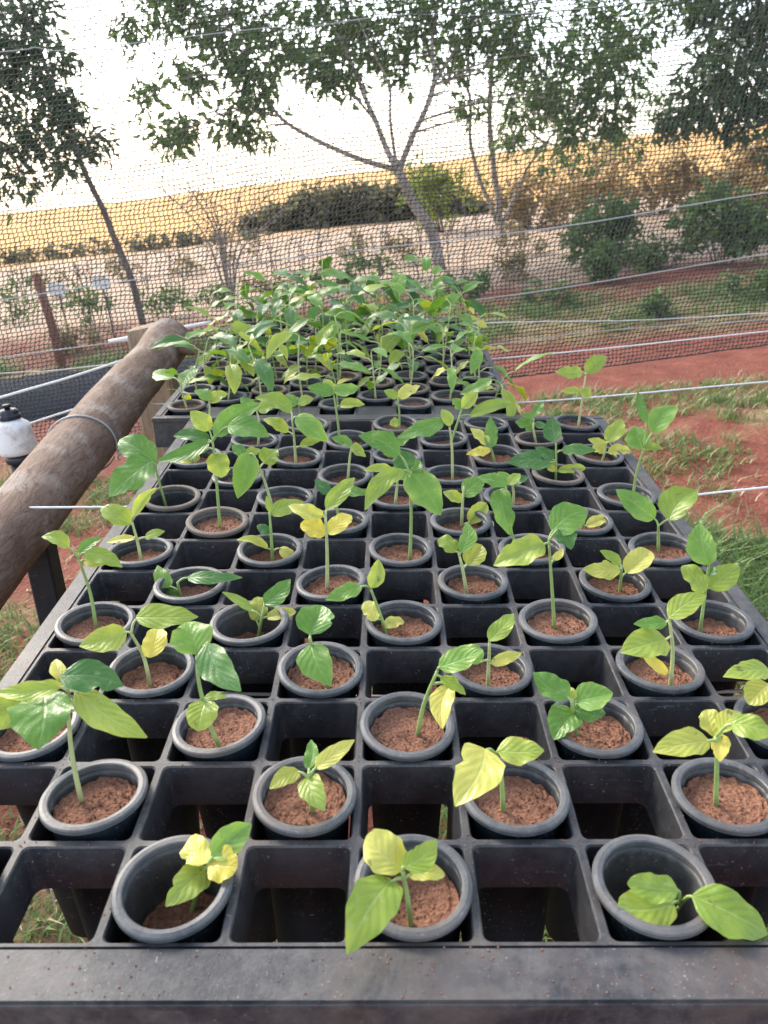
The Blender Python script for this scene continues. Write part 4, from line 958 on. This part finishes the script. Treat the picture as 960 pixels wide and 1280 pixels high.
# bare twiggy bush
p = onground(290, 385); e = empty('bare_bush', p); tag(e, 'leafless twiggy bush seen through the net on the pale field', 'bush')
gg = random.Random(5); s = (p - CAM).dot(FW) / FPX
for i in range(9):
    a = gg.uniform(-1, 1); H = gg.uniform(90, 150) * s; t = p + V((a * 75 * s, gg.uniform(-.3, .3), H)); m_ = p.lerp(t, .5) + V((-a * 15 * s, 0, .1))
    limb('branch', [p + V((0, 0, -.05)), m_, t], .014, .004, e, p, M['bark'], 5, .04)
    for k in range(3):
        q = m_.lerp(t, gg.uniform(.1, .8)); limb('twig', [q, q + V((gg.uniform(-.2, .2), 0, .15)), q + V((gg.uniform(-.4, .4), gg.uniform(-.2, .2), gg.uniform(.25, .4)))], .006, .002, e, p, M['bark'], 4, .02)

# stake, markers and mulch film on the left
q = onground(82, 470); top = aty(44, 342, q.y); e = link('fence_stake', local(tube('fence_stake', [q - V((0, 0, .2)), q.lerp(top, .5) + V((.01, 0, 0)), top], [.034, .032, .029], 10), q), M['redpost']); e.location = q
tag(e, 'thick reddish-brown wooden stake beyond the net near the slim tree', 'stake')
for i, (x, y, gx, gy) in enumerate(((72, 361, 90, 432), (127, 353, 145, 425))):
    gp = onground(gx, gy); tp = aty(x, y, gp.y); e = empty('row_marker', gp)
    tag(e, 'small white marker on a thin stake, %s' % ('next to the reddish-brown stake' if i == 0 else 'next to the slim leaning tree'), 'marker', 'white markers beyond the net')
    link('stake', local(tube('stake', [gp - V((0, 0, .1)), gp.lerp(tp, .5), tp], [.008] * 3, 6), gp), M['bark_dark'], e)
    bm = box('plate', (-.072, -.004, -.055), (.072, .004, .055), .012); b_ = link('plate', bm, M['white'], e); b_.location = tp - gp + V((0, -.014, 0)); b_.rotation_euler = (.2, .15, .1)
def film():
    vs, fs = [], []; n = 70; m = 12
    for i in range(n + 1):
        x = -6.5 + 6.6 * i / n; yc = 4.55 + .10 * (x + .3) * -.6
        for j in range(m + 1):
            v = j / m * 2 - 1; y = yc + v * .62
            z = gz(x, y) - .05 + .17 * (1 - abs(v) ** 3) + .02 * noise.noise((x * 4, y * 7, 0)) + .008 * noise.noise((x * 15, y * 15, 2))
            vs.append((x, y, z))
    for i in range(n):
        for j in range(m):
            a = i * (m + 1) + j; fs.append((a, a + 1, a + m + 2, a + m + 1))
    o = link('mulch_film', mesh('mulch_film', vs, fs, True), M['film']); tag(o, 'long bed covered with black plastic film beyond the net', 'plastic film')
film()

# ------------------------------------------------------------------ grass on the near ground
def grass(name, label, n, area, mat, seed, hmin, hmax, thr):
    g_ = np.random.RandomState(seed); vs, fs = [], []; k = 0; tries = 0
    while k < n and tries < n * 14:
        tries += 1
        x = g_.uniform(area[0], area[1]); y = g_.uniform(area[2], area[3])
        d = noise.noise((x * 1.7, y * 1.7, seed)) + .45 * noise.noise((x * 6, y * 6, 2))
        if d < thr: continue
        for _ in range(g_.randint(3, 8)):
            bx_, by_ = x + g_.normal(0, .018), y + g_.normal(0, .018); a = g_.uniform(0, 6.28); h = g_.uniform(hmin, hmax); ln = g_.uniform(.3, 1.1) * h; w_ = g_.uniform(.0016, .0034)
            z = gz(bx_, by_) - .01 + .05 * noise.noise((bx_ * .9, by_ * .9, 0)); c, s_ = math.cos(a), math.sin(a); b = len(vs)
            for t, wf in ((0, 1), (.5, .8), (1, .05)):
                px_, py_, pz = bx_ + c * ln * t * t, by_ + s_ * ln * t * t, z + h * (t - .25 * t * t)
                vs.append((px_ - s_ * w_ * wf, py_ + c * w_ * wf, pz)); vs.append((px_ + s_ * w_ * wf, py_ - c * w_ * wf, pz))
            fs += [(b, b + 1, b + 3, b + 2), (b + 2, b + 3, b + 5, b + 4)]
            k += 1
    o = link(name, mesh(name, vs, fs, True), mat); o['kind'] = 'stuff'; tag(o, label, 'grass')
grass('grass', 'patchy green grass growing on the red soil around the trays', 52000, (-2.2, 2.6, -.2, 3.4), M['grass'], 4, .025, .085, -.06)
grass('dry_grass', 'thin dry straw-coloured grass scattered over the red soil', 9000, (-2.2, 2.6, -.2, 3.5), M['drygrass'], 8, .02, .07, .0)
grass('tall_grass', 'taller green grass tufts on the grassy side of the trays', 9000, (.75, 2.8, .6, 3.2), M['grass'], 14, .06, .15, .30)
grass('weed_strip', 'strip of green weeds beyond the bare red soil', 9000, (-4, 4.5, 4.75, 6.1), M['grass'], 5, .05, .18, .05)
